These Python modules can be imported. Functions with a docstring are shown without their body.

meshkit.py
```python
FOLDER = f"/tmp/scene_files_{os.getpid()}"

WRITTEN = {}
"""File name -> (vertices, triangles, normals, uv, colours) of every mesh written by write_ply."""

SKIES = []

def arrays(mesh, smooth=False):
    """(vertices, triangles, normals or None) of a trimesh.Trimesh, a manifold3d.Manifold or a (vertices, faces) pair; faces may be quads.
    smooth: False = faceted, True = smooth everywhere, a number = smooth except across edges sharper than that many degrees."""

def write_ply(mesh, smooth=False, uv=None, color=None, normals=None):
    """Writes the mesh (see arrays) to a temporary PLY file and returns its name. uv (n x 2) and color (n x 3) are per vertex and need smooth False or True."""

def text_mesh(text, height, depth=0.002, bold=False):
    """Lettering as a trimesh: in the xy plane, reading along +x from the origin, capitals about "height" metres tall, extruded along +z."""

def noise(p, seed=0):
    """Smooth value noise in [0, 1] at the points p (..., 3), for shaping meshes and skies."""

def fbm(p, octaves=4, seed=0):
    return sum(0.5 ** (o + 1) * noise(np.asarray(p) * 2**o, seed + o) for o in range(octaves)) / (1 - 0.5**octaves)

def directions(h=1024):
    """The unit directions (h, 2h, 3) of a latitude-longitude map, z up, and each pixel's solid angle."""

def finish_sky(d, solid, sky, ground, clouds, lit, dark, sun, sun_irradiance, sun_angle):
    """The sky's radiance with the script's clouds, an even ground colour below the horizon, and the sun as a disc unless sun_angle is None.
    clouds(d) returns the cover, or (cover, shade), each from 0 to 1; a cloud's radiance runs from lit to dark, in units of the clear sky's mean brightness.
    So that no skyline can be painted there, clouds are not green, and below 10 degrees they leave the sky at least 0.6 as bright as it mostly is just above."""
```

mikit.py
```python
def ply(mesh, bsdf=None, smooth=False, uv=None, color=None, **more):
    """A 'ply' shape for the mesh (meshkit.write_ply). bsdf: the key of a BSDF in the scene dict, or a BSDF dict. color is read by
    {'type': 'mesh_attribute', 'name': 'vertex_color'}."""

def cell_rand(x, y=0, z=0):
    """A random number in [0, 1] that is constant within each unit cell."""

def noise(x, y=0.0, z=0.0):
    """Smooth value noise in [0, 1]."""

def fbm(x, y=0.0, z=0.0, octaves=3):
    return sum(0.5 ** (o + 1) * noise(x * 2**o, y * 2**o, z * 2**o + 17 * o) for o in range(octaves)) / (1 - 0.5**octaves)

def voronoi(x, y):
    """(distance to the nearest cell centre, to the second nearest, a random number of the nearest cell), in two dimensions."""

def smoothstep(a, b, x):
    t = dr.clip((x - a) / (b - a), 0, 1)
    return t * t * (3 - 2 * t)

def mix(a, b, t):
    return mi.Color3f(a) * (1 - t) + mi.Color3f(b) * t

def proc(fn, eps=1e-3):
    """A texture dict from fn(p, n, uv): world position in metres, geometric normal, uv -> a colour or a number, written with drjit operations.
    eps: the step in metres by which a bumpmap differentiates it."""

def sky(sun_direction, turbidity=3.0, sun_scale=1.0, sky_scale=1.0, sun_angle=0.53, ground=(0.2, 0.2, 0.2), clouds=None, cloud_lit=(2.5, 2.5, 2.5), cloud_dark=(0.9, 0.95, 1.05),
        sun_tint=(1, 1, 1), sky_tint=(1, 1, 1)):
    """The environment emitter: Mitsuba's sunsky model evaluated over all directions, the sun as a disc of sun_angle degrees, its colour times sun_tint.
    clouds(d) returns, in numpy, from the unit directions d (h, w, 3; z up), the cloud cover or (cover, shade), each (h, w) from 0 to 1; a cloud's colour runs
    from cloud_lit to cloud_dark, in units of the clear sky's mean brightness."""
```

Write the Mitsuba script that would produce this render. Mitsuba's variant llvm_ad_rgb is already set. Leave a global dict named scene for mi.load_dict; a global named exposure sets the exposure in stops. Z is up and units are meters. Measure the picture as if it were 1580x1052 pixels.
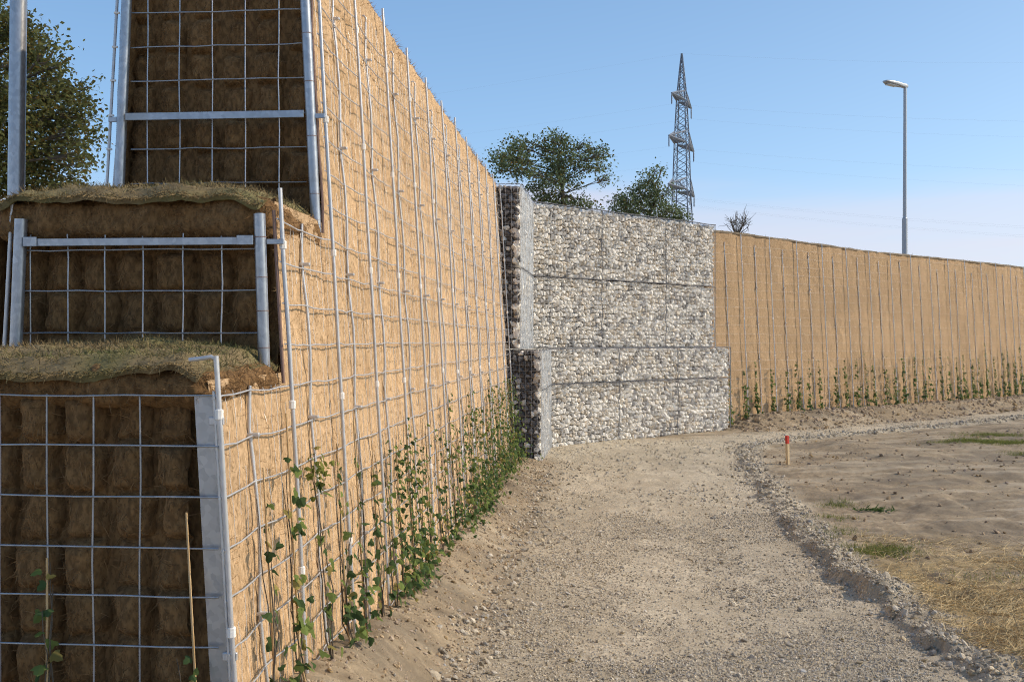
import math
import numpy as np
import trimesh
import mitsuba as mi
import drjit as dr
import mikit
import meshkit
from scipy.spatial import Voronoi, cKDTree, ConvexHull
from mikit import noise, fbm, voronoi, cell_rand, smoothstep, mix

T = mi.ScalarTransform4f
RNG = np.random.default_rng(7)
scene, labels = {}, {}

# ------------------------------------------------------------------ camera, sky, exposure
EYE = 1.66
HORIZON = 526 / 1052
scene['camera'] = {'type': 'perspective', 'fov': 2 * math.degrees(math.atan(790 / 1580)), 'fov_axis': 'x',
                   'near_clip': 0.05, 'far_clip': 6000.0,
                   'to_world': T().look_at(origin=[0, 0, EYE], target=[0, 10, EYE], up=[0, 0, 1])}


def sky_clouds(d):
    el = np.degrees(np.arcsin(np.clip(d[..., 2], -1, 1)))
    az = np.degrees(np.arctan2(d[..., 0], d[..., 1]))
    p = np.stack([d[..., 0] * 3, d[..., 1] * 3, d[..., 2] * 22], -1)
    n = meshkit.fbm(p, 4, 3)
    edge = 7.6 + 2.2 * (n - 0.5) * 2
    band = 1 / (1 + np.exp((el - edge) / 0.45))
    streak = np.clip((meshkit.fbm(p * [0.7, 0.7, 1.6], 4, 9) - 0.45) * 2.2, 0, 1)
    return band * (0.45 + 0.34 * streak), 0.25 + 0 * el


SUN_EL, SUN_AZ = math.radians(35), math.radians(88.5)          # azimuth from +Y towards +X
scene['sky'] = mikit.sky([math.cos(SUN_EL) * math.sin(SUN_AZ), math.cos(SUN_EL) * math.cos(SUN_AZ), math.sin(SUN_EL)],
                         turbidity=4.0, sky_scale=1.9, sky_tint=(0.90, 1.0, 1.06), sun_tint=(0.98, 1.0, 1.07), clouds=sky_clouds,
                         cloud_lit=(1.85, 1.62, 1.72), cloud_dark=(1.6, 1.5, 1.7))
exposure = 1.42

# ------------------------------------------------------------------ helpers


def numbered(key):
    if key not in scene and key not in labels and key not in USED:
        USED.add(key)
        return key
    k = COUNT.get(key, 1)
    while f'{key}_{k:03d}' in scene or f'{key}_{k:03d}' in USED:
        k += 1
    COUNT[key] = k
    USED.add(f'{key}_{k:03d}')
    return f'{key}_{k:03d}'


USED, COUNT = set(), {}


def add(name, mesh, bsdf, parent=None, smooth=False, color=None, uv=None, **lab):
    key = numbered((parent + '__' if parent else '') + name)
    scene[key] = mikit.ply(mesh, bsdf, smooth=smooth, color=color, uv=uv)
    if lab:
        labels[key] = lab
    return key


def thing(name, label, category, group=None):
    key = numbered(name)
    labels[key] = {'label': label, 'category': category}
    if group:
        labels[key]['group'] = group
    return key


class Mesh:
    """Collects (vertices, faces, colours) pieces into one mesh."""

    def __init__(self):
        self.v, self.f, self.c, self.n = [], [], [], 0

    def put(self, vf, col=None):
        v, f = np.asarray(vf[0], float), np.asarray(vf[1], int)
        if f.shape[1] == 4:
            f = np.vstack([f[:, [0, 1, 2]], f[:, [0, 2, 3]]])
        self.v.append(v)
        self.f.append(f + self.n)
        self.n += len(v)
        if col is not None:
            self.c.append(np.broadcast_to(np.asarray(col, float), (len(v), 3)))
        return self

    def get(self):
        return np.vstack(self.v), np.vstack(self.f)

    def col(self):
        return np.vstack(self.c) if self.c else None


def tube(pts, r, sides=6, caps=True):
    p = np.asarray(pts, float)
    t = np.gradient(p, axis=0)
    t /= np.linalg.norm(t, axis=1, keepdims=True) + 1e-12
    ref = np.array([0, 0, 1.0]) if abs(t[:, 2].mean()) < 0.8 else np.array([1.0, 0, 0])
    a = np.cross(t, ref)
    a /= np.linalg.norm(a, axis=1, keepdims=True) + 1e-12
    b = np.cross(t, a)
    ang = np.arange(sides) * 2 * np.pi / sides
    rr = np.broadcast_to(r, (len(p),))[:, None, None]
    v = p[:, None] + rr * (np.cos(ang)[None, :, None] * a[:, None] + np.sin(ang)[None, :, None] * b[:, None])
    i, j = np.meshgrid(np.arange(len(p) - 1), np.arange(sides), indexing='ij')
    q = np.stack([i * sides + j, i * sides + (j + 1) % sides, (i + 1) * sides + (j + 1) % sides, (i + 1) * sides + j], -1).reshape(-1, 4)
    q = q[:, ::-1]
    v, f = v.reshape(-1, 3), np.vstack([q[:, [0, 1, 2]], q[:, [0, 2, 3]]])
    if caps:
        n = len(v)
        v = np.vstack([v, p[0], p[-1]])
        k = np.arange(sides)
        f = np.vstack([f, np.stack([k * 0 + n, k, (k + 1) % sides], 1)[:, ::-1] * 1,
                       np.stack([k * 0 + n + 1, (len(p) - 1) * sides + (k + 1) % sides, (len(p) - 1) * sides + k], 1)[:, ::-1]])
        f[-2 * sides:] = f[-2 * sides:, ::-1]
    return v, f


def hexa(c):
    """A solid from eight corners: 0-3 the bottom ring, 4-7 the top ring, both counter-clockwise from above."""
    return np.asarray(c, float), np.array([[0, 3, 2, 1], [4, 5, 6, 7], [0, 1, 5, 4], [1, 2, 6, 5], [2, 3, 7, 6], [3, 0, 4, 7]])


def obox(center, ax, ay, az, bevel=0.0):
    """A box from its centre and half-axis vectors; bevelled via a convex hull when bevel > 0."""
    c, ax, ay, az = (np.asarray(x, float) for x in (center, ax, ay, az))
    if bevel <= 0:
        s = [(-1, -1), (1, -1), (1, 1), (-1, 1)]
        return hexa([c + i * ax + j * ay - az for i, j in s] + [c + i * ax + j * ay + az for i, j in s])
    L = [np.linalg.norm(a) for a in (ax, ay, az)]
    pts = []
    for i in (-1, 1):
        for j in (-1, 1):
            for k in (-1, 1):
                for w in range(3):
                    f = [1 - (bevel / L[m] if m != w else 0) for m in range(3)]
                    pts.append(c + i * f[0] * ax + j * f[1] * ay + k * f[2] * az)
    h = trimesh.convex.convex_hull(np.array(pts))
    return np.array(h.vertices), np.array(h.faces)


def grid_faces(nu, nv, flip=False):
    i, j = np.meshgrid(np.arange(nu - 1), np.arange(nv - 1), indexing='ij')
    q = np.stack([i * nv + j, (i + 1) * nv + j, (i + 1) * nv + j + 1, i * nv + j + 1], -1).reshape(-1, 4)
    if flip:
        q = q[:, ::-1]
    return np.vstack([q[:, [0, 1, 2]], q[:, [0, 2, 3]]])


def blades(base, direction, length, width, bend=0.3, rng=RNG):
    """Grass blades / fibres: a bent two-triangle-pair strip each. base (n,3), direction (n,3) unit."""
    n = len(base)
    L, Wd = np.broadcast_to(length, (n,))[:, None], np.broadcast_to(width, (n,))[:, None]
    side = np.cross(direction, rng.normal(size=(n, 3)))
    side /= np.linalg.norm(side, axis=1, keepdims=True) + 1e-9
    bow = np.cross(direction, side) * L * bend * rng.uniform(-1, 1, (n, 1))
    p0, p1, p2 = base, base + direction * L * 0.55 + bow * 0.35, base + direction * L + bow
    v = np.stack([p0 - side * Wd / 2, p0 + side * Wd / 2, p1 + side * Wd * 0.4, p1 - side * Wd * 0.4, p2], 1)
    o = (np.arange(n) * 5)[:, None, None]
    f = (np.array([[0, 1, 2], [0, 2, 3], [3, 2, 4]])[None] + o).reshape(-1, 3)
    return v.reshape(-1, 3), f


def rocks(centers, size, rng=RNG, flat=0.75, level=1):
    """Many small irregular stones: deformed octahedra (level 0, 8 faces) or icosahedra (level 1, 20 faces)."""
    base = trimesh.creation.icosahedron() if level else trimesh.convex.convex_hull(np.array([[1, 0, 0], [-1, 0, 0], [0, 1, 0], [0, -1, 0], [0, 0, 1], [0, 0, -1.0]]))
    bv, bf = np.array(base.vertices), np.array(base.faces)
    n, m = len(centers), len(bv)
    s = np.broadcast_to(size, (n,))[:, None, None]
    k = bv[None] * rng.uniform(0.62, 1.12, (n, m, 1)) * rng.uniform(0.65, 1.2, (n, 1, 3))
    k[..., 2] *= flat
    a = rng.uniform(0, 2 * np.pi, n)
    c, sn = np.cos(a)[:, None], np.sin(a)[:, None]
    v = np.stack([k[..., 0] * c - k[..., 1] * sn, k[..., 0] * sn + k[..., 1] * c, k[..., 2]], -1)
    tl = rng.normal(0, 0.35, (n, 2))
    v[..., 2] += v[..., 0] * tl[:, :1] + v[..., 1] * tl[:, 1:]
    v = v * s + centers[:, None]
    f = (bf[None] + (np.arange(n) * m)[:, None, None]).reshape(-1, 3)
    return v.reshape(-1, 3), f, m


# ------------------------------------------------------------------ materials
def rough(color, roughness=0.8, two=True, **k):
    b = {'type': 'principled', 'base_color': color if isinstance(color, dict) else {'type': 'rgb', 'value': color},
         'roughness': roughness, 'specular': 0.3, **k}
    return {'type': 'twosided', 'bsdf': b} if two else b


VCOL = {'type': 'mesh_attribute', 'name': 'vertex_color'}


def coir_colour(p, n, uv):
    broad = fbm(p.x * 0.9 + p.y * 0.7, p.y * 0.5 - p.x * 0.6, p.z * 1.1, 3)
    fine = fbm(p.x * 60 + p.y * 60, (p.y - p.x) * 60, p.z * 34, 3)
    fleck = noise((p.x + p.y) * 95, (p.x - p.y) * 95, p.z * 40 + noise(p.z * 20, p.x * 40, p.y * 40) * 2)
    streak = noise((p.x + p.y) * 26, (p.x - p.y) * 26, p.z * 3.5)
    c = mix((0.36, 0.242, 0.134), (0.52, 0.366, 0.22), smoothstep(0.25, 0.75, fine * 0.78 + streak * 0.22))
    c = mix(c, (0.20, 0.125, 0.06), smoothstep(0.64, 0.88, fleck) * 0.7)
    return c * (0.84 + 0.34 * broad)


scene['coir'] = rough(mikit.proc(coir_colour), 0.95)


def shaded_coir_colour(p, n, uv):  # coir darkened so its colour carries the shade of the stepped end
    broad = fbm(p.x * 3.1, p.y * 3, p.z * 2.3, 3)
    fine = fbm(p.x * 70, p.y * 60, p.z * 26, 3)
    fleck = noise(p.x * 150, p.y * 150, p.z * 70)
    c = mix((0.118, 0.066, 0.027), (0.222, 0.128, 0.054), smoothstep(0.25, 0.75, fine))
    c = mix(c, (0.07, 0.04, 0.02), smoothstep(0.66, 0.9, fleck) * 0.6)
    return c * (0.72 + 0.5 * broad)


scene['shaded_coir'] = rough(mikit.proc(shaded_coir_colour), 0.95)


def galv_colour(p, n, uv):
    a = fbm(p.x * 38, p.y * 38, p.z * 30, 2)
    rust = smoothstep(0.74, 0.86, fbm(p.x * 9 + 4, p.y * 9, p.z * 5, 3))
    c = mix((0.47, 0.475, 0.49), (0.66, 0.66, 0.67), a)
    return mix(c, (0.34, 0.24, 0.17), rust * 0.45)


scene['galvanised'] = rough(mikit.proc(galv_colour), 0.40, metallic=0.5)
def shaded_zinc_colour(p, n, uv):  # darker, bluer zinc: shade of the barrier end put into the colour
    a, b, r = voronoi(p.x * 45 + p.y * 31, p.z * 40)
    mud = smoothstep(0.62, 0.8, fbm(p.x * 7, p.y * 7 + 3, p.z * 4, 4))
    c = mix((0.31, 0.335, 0.375), (0.47, 0.495, 0.535), r * 0.6 + 0.4 * fbm(p.x * 20, p.y * 20, p.z * 6, 3))
    return mix(c, (0.30, 0.26, 0.21), mud * 0.35)


scene['shaded_zinc'] = rough(mikit.proc(shaded_zinc_colour), 0.34, metallic=0.7)
scene['white_cap'] = rough([0.78, 0.77, 0.74], 0.5)
scene['rusty_rod'] = rough([0.23, 0.15, 0.125], 0.7)
scene['thin_wire'] = rough([0.60, 0.60, 0.60], 0.5, metallic=0.4)
scene['gabion_wire'] = rough([0.52, 0.54, 0.57], 0.45, metallic=0.5)
scene['gabion_seam'] = rough([0.16, 0.165, 0.18], 0.6, metallic=0.3)
scene['stone'] = rough(VCOL, 0.9)
scene['foliage'] = {'type': 'principledthin', 'base_color': VCOL, 'roughness': 0.45, 'diff_trans': 0.9, 'spec_trans': 0.0, 'eta': 1.4}
scene['dry_stalk'] = rough(VCOL, 0.85)
scene['pylon_steel'] = rough([0.19, 0.22, 0.27], 0.6, metallic=0.3)
scene['conductor'] = rough([0.42, 0.43, 0.45], 0.5, metallic=0.3)
scene['lamp_metal'] = rough([0.40, 0.41, 0.43], 0.4, metallic=0.5)
scene['lamp_glass'] = rough([0.55, 0.57, 0.58], 0.15)


def bark_colour(p, n, uv):
    a = fbm(p.x * 9, p.y * 9, p.z * 2.5, 3)
    return mix((0.06, 0.05, 0.04), (0.17, 0.145, 0.115), a)


scene['bark'] = rough(mikit.proc(bark_colour), 0.9)


def cane_colour(p, n, uv):
    a = noise(p.x * 50, p.y * 50, p.z * 7)
    return mix((0.42, 0.27, 0.12), (0.62, 0.45, 0.25), a)


scene['cane'] = rough(mikit.proc(cane_colour), 0.6)


def stake_colour(p, n, uv):
    a = fbm(p.x * 90, p.y * 90, p.z * 6, 3)
    return mix((0.55, 0.40, 0.22), (0.72, 0.57, 0.36), a)


scene['stake_wood'] = rough(mikit.proc(stake_colour), 0.7)
scene['weathered'] = rough(mikit.proc(lambda p, n, uv: mix((0.15, 0.12, 0.085), (0.30, 0.245, 0.175), fbm(p.x * 12, p.y * 12, p.z * 12, 3))), 0.95)
scene['red_paint'] = rough([0.58, 0.06, 0.04], 0.55)


def turf_colour(p, n, uv):
    a = fbm(p.x * 22, p.y * 22, p.z * 22, 3)
    b = fbm(p.x * 3, p.y * 3, p.z * 3, 2)
    c = mix((0.10, 0.075, 0.04), (0.24, 0.185, 0.10), a)
    return mix(c, (0.13, 0.135, 0.05), smoothstep(0.4, 0.7, b) * 0.55)


scene['turf_soil'] = rough(mikit.proc(turf_colour), 0.95)


def ground_colour(p, n, uv):
    """uv.x: share of gravel, uv.y: share of dry straw litter over the soil."""
    x, y = p.x, p.y
    warp = fbm(x * 2.1, y * 2.1, 0, 2)
    d1, d2, r1 = voronoi(x * 42 + warp * 2, y * 42)
    e1, e2, r2 = voronoi(x * 88, y * 88 + warp * 3)
    chip = mix((0.29, 0.247, 0.195), (0.55, 0.48, 0.39), r1)
    grit = mix((0.26, 0.218, 0.168), (0.46, 0.395, 0.312), r2)
    gravel = mix(grit, chip, smoothstep(0.40, 0.62, fbm(x * 3.3 + 9, y * 3.3, 0, 3)))
    gravel = mix(gravel, (0.38, 0.322, 0.25), 0.28)
    gravel = gravel * (0.82 + 0.36 * fbm(x * 0.8, y * 0.8, 5, 3))
    grain = fbm(x * 30, y * 30, 2, 4)
    damp = fbm(x * 1.1 + 3, y * 2.4, 1, 4)
    drag = fbm(x * 0.9 + y * 0.25, y * 5.5 - x * 1.2, 8, 4)
    soil = mix((0.185, 0.138, 0.092), (0.335, 0.262, 0.185), grain)
    soil = mix(soil, (0.40, 0.338, 0.262), smoothstep(0.5, 0.72, drag) * 0.5)
    soil = mix(soil, (0.14, 0.112, 0.086), smoothstep(0.46, 0.68, damp) * 0.55)
    litter = mix((0.27, 0.19, 0.095), (0.50, 0.37, 0.19), fbm(x * 26, y * 40, 4, 3))
    soil = mix(soil, litter, uv.y * smoothstep(0.3, 0.6, fbm(x * 4, y * 4, 7, 3)))
    return mix(soil * mi.Color3f(0.99, 1.01, 0.97), gravel * mi.Color3f(0.955, 0.965, 0.91), uv.x)


scene['earth'] = rough(mikit.proc(ground_colour), 0.95)


# ------------------------------------------------------------------ plan of the place
def arc(s, x0, y0, h0, k):
    s = np.asarray(s, float)
    h = h0 + k * s
    if abs(k) < 1e-6:
        return np.stack([x0 + s * np.sin(h0), y0 + s * np.cos(h0)], -1), h
    return np.stack([x0 - (np.cos(h) - np.cos(h0)) / k, y0 + (np.sin(h) - np.sin(h0)) / k], -1), h


BATTER = 0.058
LEFT = (-1.189, 4.1, 0.0759, 0.00186)
RIGHT = (5.40, 23.70, 0.950, -0.00755)


def half_width(z):
    return 0.737 - BATTER * (np.asarray(z, float) - 1.66)


def place(wall, s, x, z):
    """World point: s metres along a barrier, x across it from its middle (+ towards the path), height z."""
    s, x, z = np.broadcast_arrays(np.asarray(s, float), np.asarray(x, float), np.asarray(z, float))
    P, h = arc(s, *wall)
    o = x - 0.737
    return np.stack([P[..., 0] + o * np.cos(h), P[..., 1] - o * np.sin(h), z], -1)


# the right edge of the gravel path, where loose gravel is pushed up into a bank
EDGE = np.array([(2.55, -6), (2.7, 2), (2.78, 4), (2.83, 6.3), (2.95, 8), (3.02, 9.7), (3.35, 13), (3.75, 16.5), (4.0, 18.2), (4.5, 19.5), (5.5, 20.5),
                 (8.8, 22.9), (13.3, 26.5), (20, 31.5), (28, 37), (60, 58), (400, 280)], float)


def signed_edge(x, y):
    """Distance to the path's right edge; positive on the field's side."""
    p = np.stack([x, y], -1)
    best, sign = np.full(x.shape, 1e9), np.ones(x.shape)
    for a, b in zip(EDGE[:-1], EDGE[1:]):
        d = b - a
        t = np.clip(((p - a) @ d) / (d @ d), 0, 1)
        q = a + t[..., None] * d
        dist = np.linalg.norm(p - q, axis=-1)
        s = np.sign(d[1] * (p[..., 0] - a[0]) - d[0] * (p[..., 1] - a[1]))
        up = dist < best
        best, sign = np.where(up, dist, best), np.where(up, s, sign)
    return best * sign


LS = np.arange(-4, 13.3, 0.15)
RS = np.arange(-3, 60, 0.3)
LFOOT = place(LEFT, LS, half_width(0.0), 0)[:, :2]
RFOOT = place(RIGHT, RS, half_width(0.0), 0)[:, :2]
LTREE, RTREE = cKDTree(LFOOT), cKDTree(RFOOT)


def sstep(a, b, x):
    t = np.clip((x - a) / (b - a), 0, 1)
    return t * t * (3 - 2 * t)


def path_z(y):
    return np.interp(y, [-10, 3, 4.5, 6, 8, 13, 17, 19, 24, 60, 400], [-0.2, -0.2, -0.24, -0.38, -0.49, -0.52, -0.37, -0.33, -0.33, -0.33, -0.4])


def bank_top(s):
    return np.interp(s, [-4, 0, 1, 3.2, 6.1, 9.6, 13, 14], [0.06, 0.05, 0.02, -0.2, -0.29, -0.34, -0.26, -0.26])


def n3(x, y, f, seed=0, octaves=3):
    return meshkit.fbm(np.stack([x * f, y * f, np.full_like(x, seed * 3.7)], -1), octaves, seed)


def terrain(x, y):
    """(height, gravel share, straw share, bank share) of the ground at x, y."""
    x, y = np.asarray(x, float), np.asarray(y, float)
    e = signed_edge(x, y) + (n3(x, y, 1.5, 2) - 0.5) * 0.42 + (n3(x, y, 6, 4) - 0.5) * 0.22
    zp = path_z(y)
    near = sstep(60, 20, np.hypot(x, y))
    z = zp + (n3(x, y, 0.55, 1) - 0.5) * 0.09 * near + (n3(x, y, 5, 3, 4) - 0.5) * 0.035 * near
    # the field lies higher than the path; a lip of pushed-up gravel between them
    size = np.interp(y, [0, 5, 8, 11, 18, 21, 30], [1.0, 1.0, 0.95, 0.7, 0.45, 0.5, 0.6])
    step = sstep(-0.045, 0.055, e)
    lip = np.exp(-((e - 0.12) / 0.13) ** 2)
    field = 0.03 * size + 0.075 * size * sstep(0.42, 0.62, n3(x, y, 1.1, 19)) + 0.05 * sstep(0.3, 2.0, e) + (n3(x, y, 0.8, 6) - 0.5) * 0.12 * sstep(0.3, 2, e) + (n3(x, y, 4.5, 8, 4) - 0.5) * 0.045 + (n3(x, y, 14, 18, 4) - 0.5) * 0.05 * sstep(0.40, 0.62, n3(x, y, 0.7, 20))
    furrow = (meshkit.fbm(np.stack([x * 0.9 + y * 0.2, y * 3.2 - x * 0.7, x * 0 + 2], -1), 3, 11) - 0.5) * 0.04 * sstep(0.8, 2.5, e)
    z = z + step * (field + furrow * near) + lip * 0.075 * sstep(0.3, 0.7, n3(x, y, 2.2, 9)) * size * near
    # the soil banks at the foot of the two barriers
    dl, il = LTREE.query(np.stack([x, y], -1))
    dr_, ir = RTREE.query(np.stack([x, y], -1))
    kl = sstep(0.62, 0.02, dl + (n3(x, y, 2.5, 12) - 0.5) * 0.35)
    kr = sstep(1.15, 0.10, dr_ + (n3(x, y, 1.6, 13) - 0.5) * 0.5) * sstep(-1.3, 0.6, RS[ir])
    rough_soil = (n3(x, y, 8, 14, 4) - 0.5) * 0.075
    z = z * (1 - kl) + kl * (bank_top(LS[il]) + rough_soil)
    z = z * (1 - kr) + kr * (-0.02 + rough_soil * 1.2)
    gravel = sstep(0.55, 0.25, e)
    bank = np.maximum(kl, kr)
    wide = sstep(0.95, 0.35, dl + (n3(x, y, 1.7, 15) - 0.5) * 0.5)
    wide_r = sstep(1.7, 0.7, dr_ + (n3(x, y, 1.2, 16) - 0.5) * 0.8)
    gravel = gravel * (1 - np.maximum(wide, wide_r))
    straw = sstep(0.15, 0.45, e) * sstep(11.0, 8.6, y + (n3(x, y, 0.9, 17) - 0.5) * 3.0) * sstep(7.5, 5.2, x + 0.0 * y)
    return z, gravel, straw, bank, e


def ground_z(x, y):
    return terrain(np.atleast_1d(np.asarray(x, float)), np.atleast_1d(np.asarray(y, float)))[0]


def spaced(segments):
    out = [segments[0][0]]
    for a, b, d0, d1 in segments:
        x = a
        while x < b - 1e-6:
            x += d0 + (d1 - d0) * (x - a) / (b - a)
            out.append(min(x, b))
    return np.array(out)


gx = spaced([(-2200, -60, 400, 20), (-60, -4, 10, 0.5), (-4, -1.3, 0.4, 0.05), (-1.3, 4.6, 0.028, 0.028), (4.6, 12, 0.035, 0.12), (12, 30, 0.14, 0.6), (30, 90, 1, 8), (90, 2200, 15, 400)])
gy = spaced([(-2000, -40, 400, 20), (-40, 1.5, 6, 0.4), (1.5, 4.0, 0.1, 0.03), (4.0, 9, 0.024, 0.035), (9, 27, 0.04, 0.09), (27, 45, 0.12, 0.6), (45, 120, 1, 8), (120, 4000, 15, 500)])
GX, GY = np.meshgrid(gx, gy, indexing='ij')
gz, g_gravel, g_straw, g_bank, g_edge = terrain(GX.ravel(), GY.ravel())
gv = np.stack([GX.ravel(), GY.ravel(), gz], -1)
gf = grid_faces(len(gx), len(gy))
cls = np.where(g_bank > 0.3, 2, np.where(g_edge < 0.0, 1, 0))
fc = np.median(cls[gf], axis=1)
# the path is only the strip in front of the barriers
mid = gv[gf].mean(1)
fc[(fc == 1) & ((mid[:, 0] < -1.6) | (mid[:, 1] > mid[:, 0] * 0.95 + 20.5) | (mid[:, 1] < -20) | (mid[:, 0] > 60))] = 0
guv = np.stack([g_gravel, g_straw], -1)
for code, nm in ((1, 'gravel_path'), (2, 'soil_bank'), (0, 'ground')):
    sel = gf[fc == code]
    used, inv = np.unique(sel, return_inverse=True)
    add(nm, (gv[used], inv.reshape(-1, 3)), 'earth', smooth=True, uv=guv[used], kind='structure')


# ------------------------------------------------------------------ gravel, stones, clods, straw, grass on the ground
def stone_tint(n, rng, lo=0.55, hi=1.4, base=(0.42, 0.372, 0.295)):
    b = rng.uniform(lo, hi, (n, 1))
    w = rng.normal(0, 0.025, (n, 1))
    return np.clip(np.array(base) * b + w * np.array([[0.6, 0.1, -0.7]]), 0.05, 0.85)


def scatter(n, x0, x1, y0, y1, rng, weight):
    x, y = rng.uniform(x0, x1, n), rng.uniform(y0, y1, n)
    keep = rng.random(n) < weight(x, y)
    return x[keep], y[keep]


rng = np.random.default_rng(21)


def path_weight(x, y):
    z, g, st, bk, e = terrain(x, y)
    patch = sstep(0.35, 0.62, n3(x, y, 1.4, 31)) * 0.8 + 0.2
    return g * patch * sstep(0.5, 0.3, np.maximum(e, 0)) * (x > -1.3)


chips = Mesh()
for (n, y0, y1, x0, x1, s0, s1) in ((95000, 4.6, 8.0, -0.9, 3.4, 0.004, 0.014), (50000, 8.0, 13.0, -0.7, 3.9, 0.005, 0.016), (26000, 13.0, 27.0, 0.0, 14.0, 0.012, 0.028)):
    x, y = scatter(n, x0, x1, y0, y1, rng, path_weight)
    s = s0 + (s1 - s0) * rng.random(len(x)) ** 2.2
    z = terrain(x, y)[0] + s * 0.25
    v, f, m = rocks(np.stack([x, y, z], -1), s, rng, 0.75, 0)
    chips.put((v, f), np.repeat(stone_tint(len(x), rng), m, 0))
# coarser stones scattered on the path and along the foot of the soil bank
x, y = scatter(2600, -0.9, 4.0, 4.6, 20, rng, lambda a, b: path_weight(a, b) * np.clip(7.0 / b, 0, 1))
xs, ys = rng.normal(0, 0.16, 1100), rng.uniform(0.2, 12, 1100)
pl = place(LEFT, ys, half_width(0) + 0.62, 0)[:, :2] + np.stack([xs, rng.normal(0, 0.1, 1100)], -1)
x, y = np.r_[x, pl[:, 0]], np.r_[y, pl[:, 1]]
s = 0.012 + 0.022 * rng.random(len(x)) ** 2.5
v, f, m = rocks(np.stack([x, y, terrain(x, y)[0] + s * 0.3], -1), s, rng, 0.7, 1)
chips.put((v, f), np.repeat(stone_tint(len(x), rng), m, 0))
add('gravel', chips.get(), 'stone', color=chips.col(), kind='stuff', label='loose grey and tan gravel covering the curving path', category='gravel')

# the pushed-up bank along the path's edge
seg = np.linalg.norm(np.diff(EDGE, axis=0), axis=1)
cum = np.r_[0, np.cumsum(seg)]


def along_edge(t):
    return np.stack([np.interp(t, cum, EDGE[:, 0]), np.interp(t, cum, EDGE[:, 1])], -1)


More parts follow.
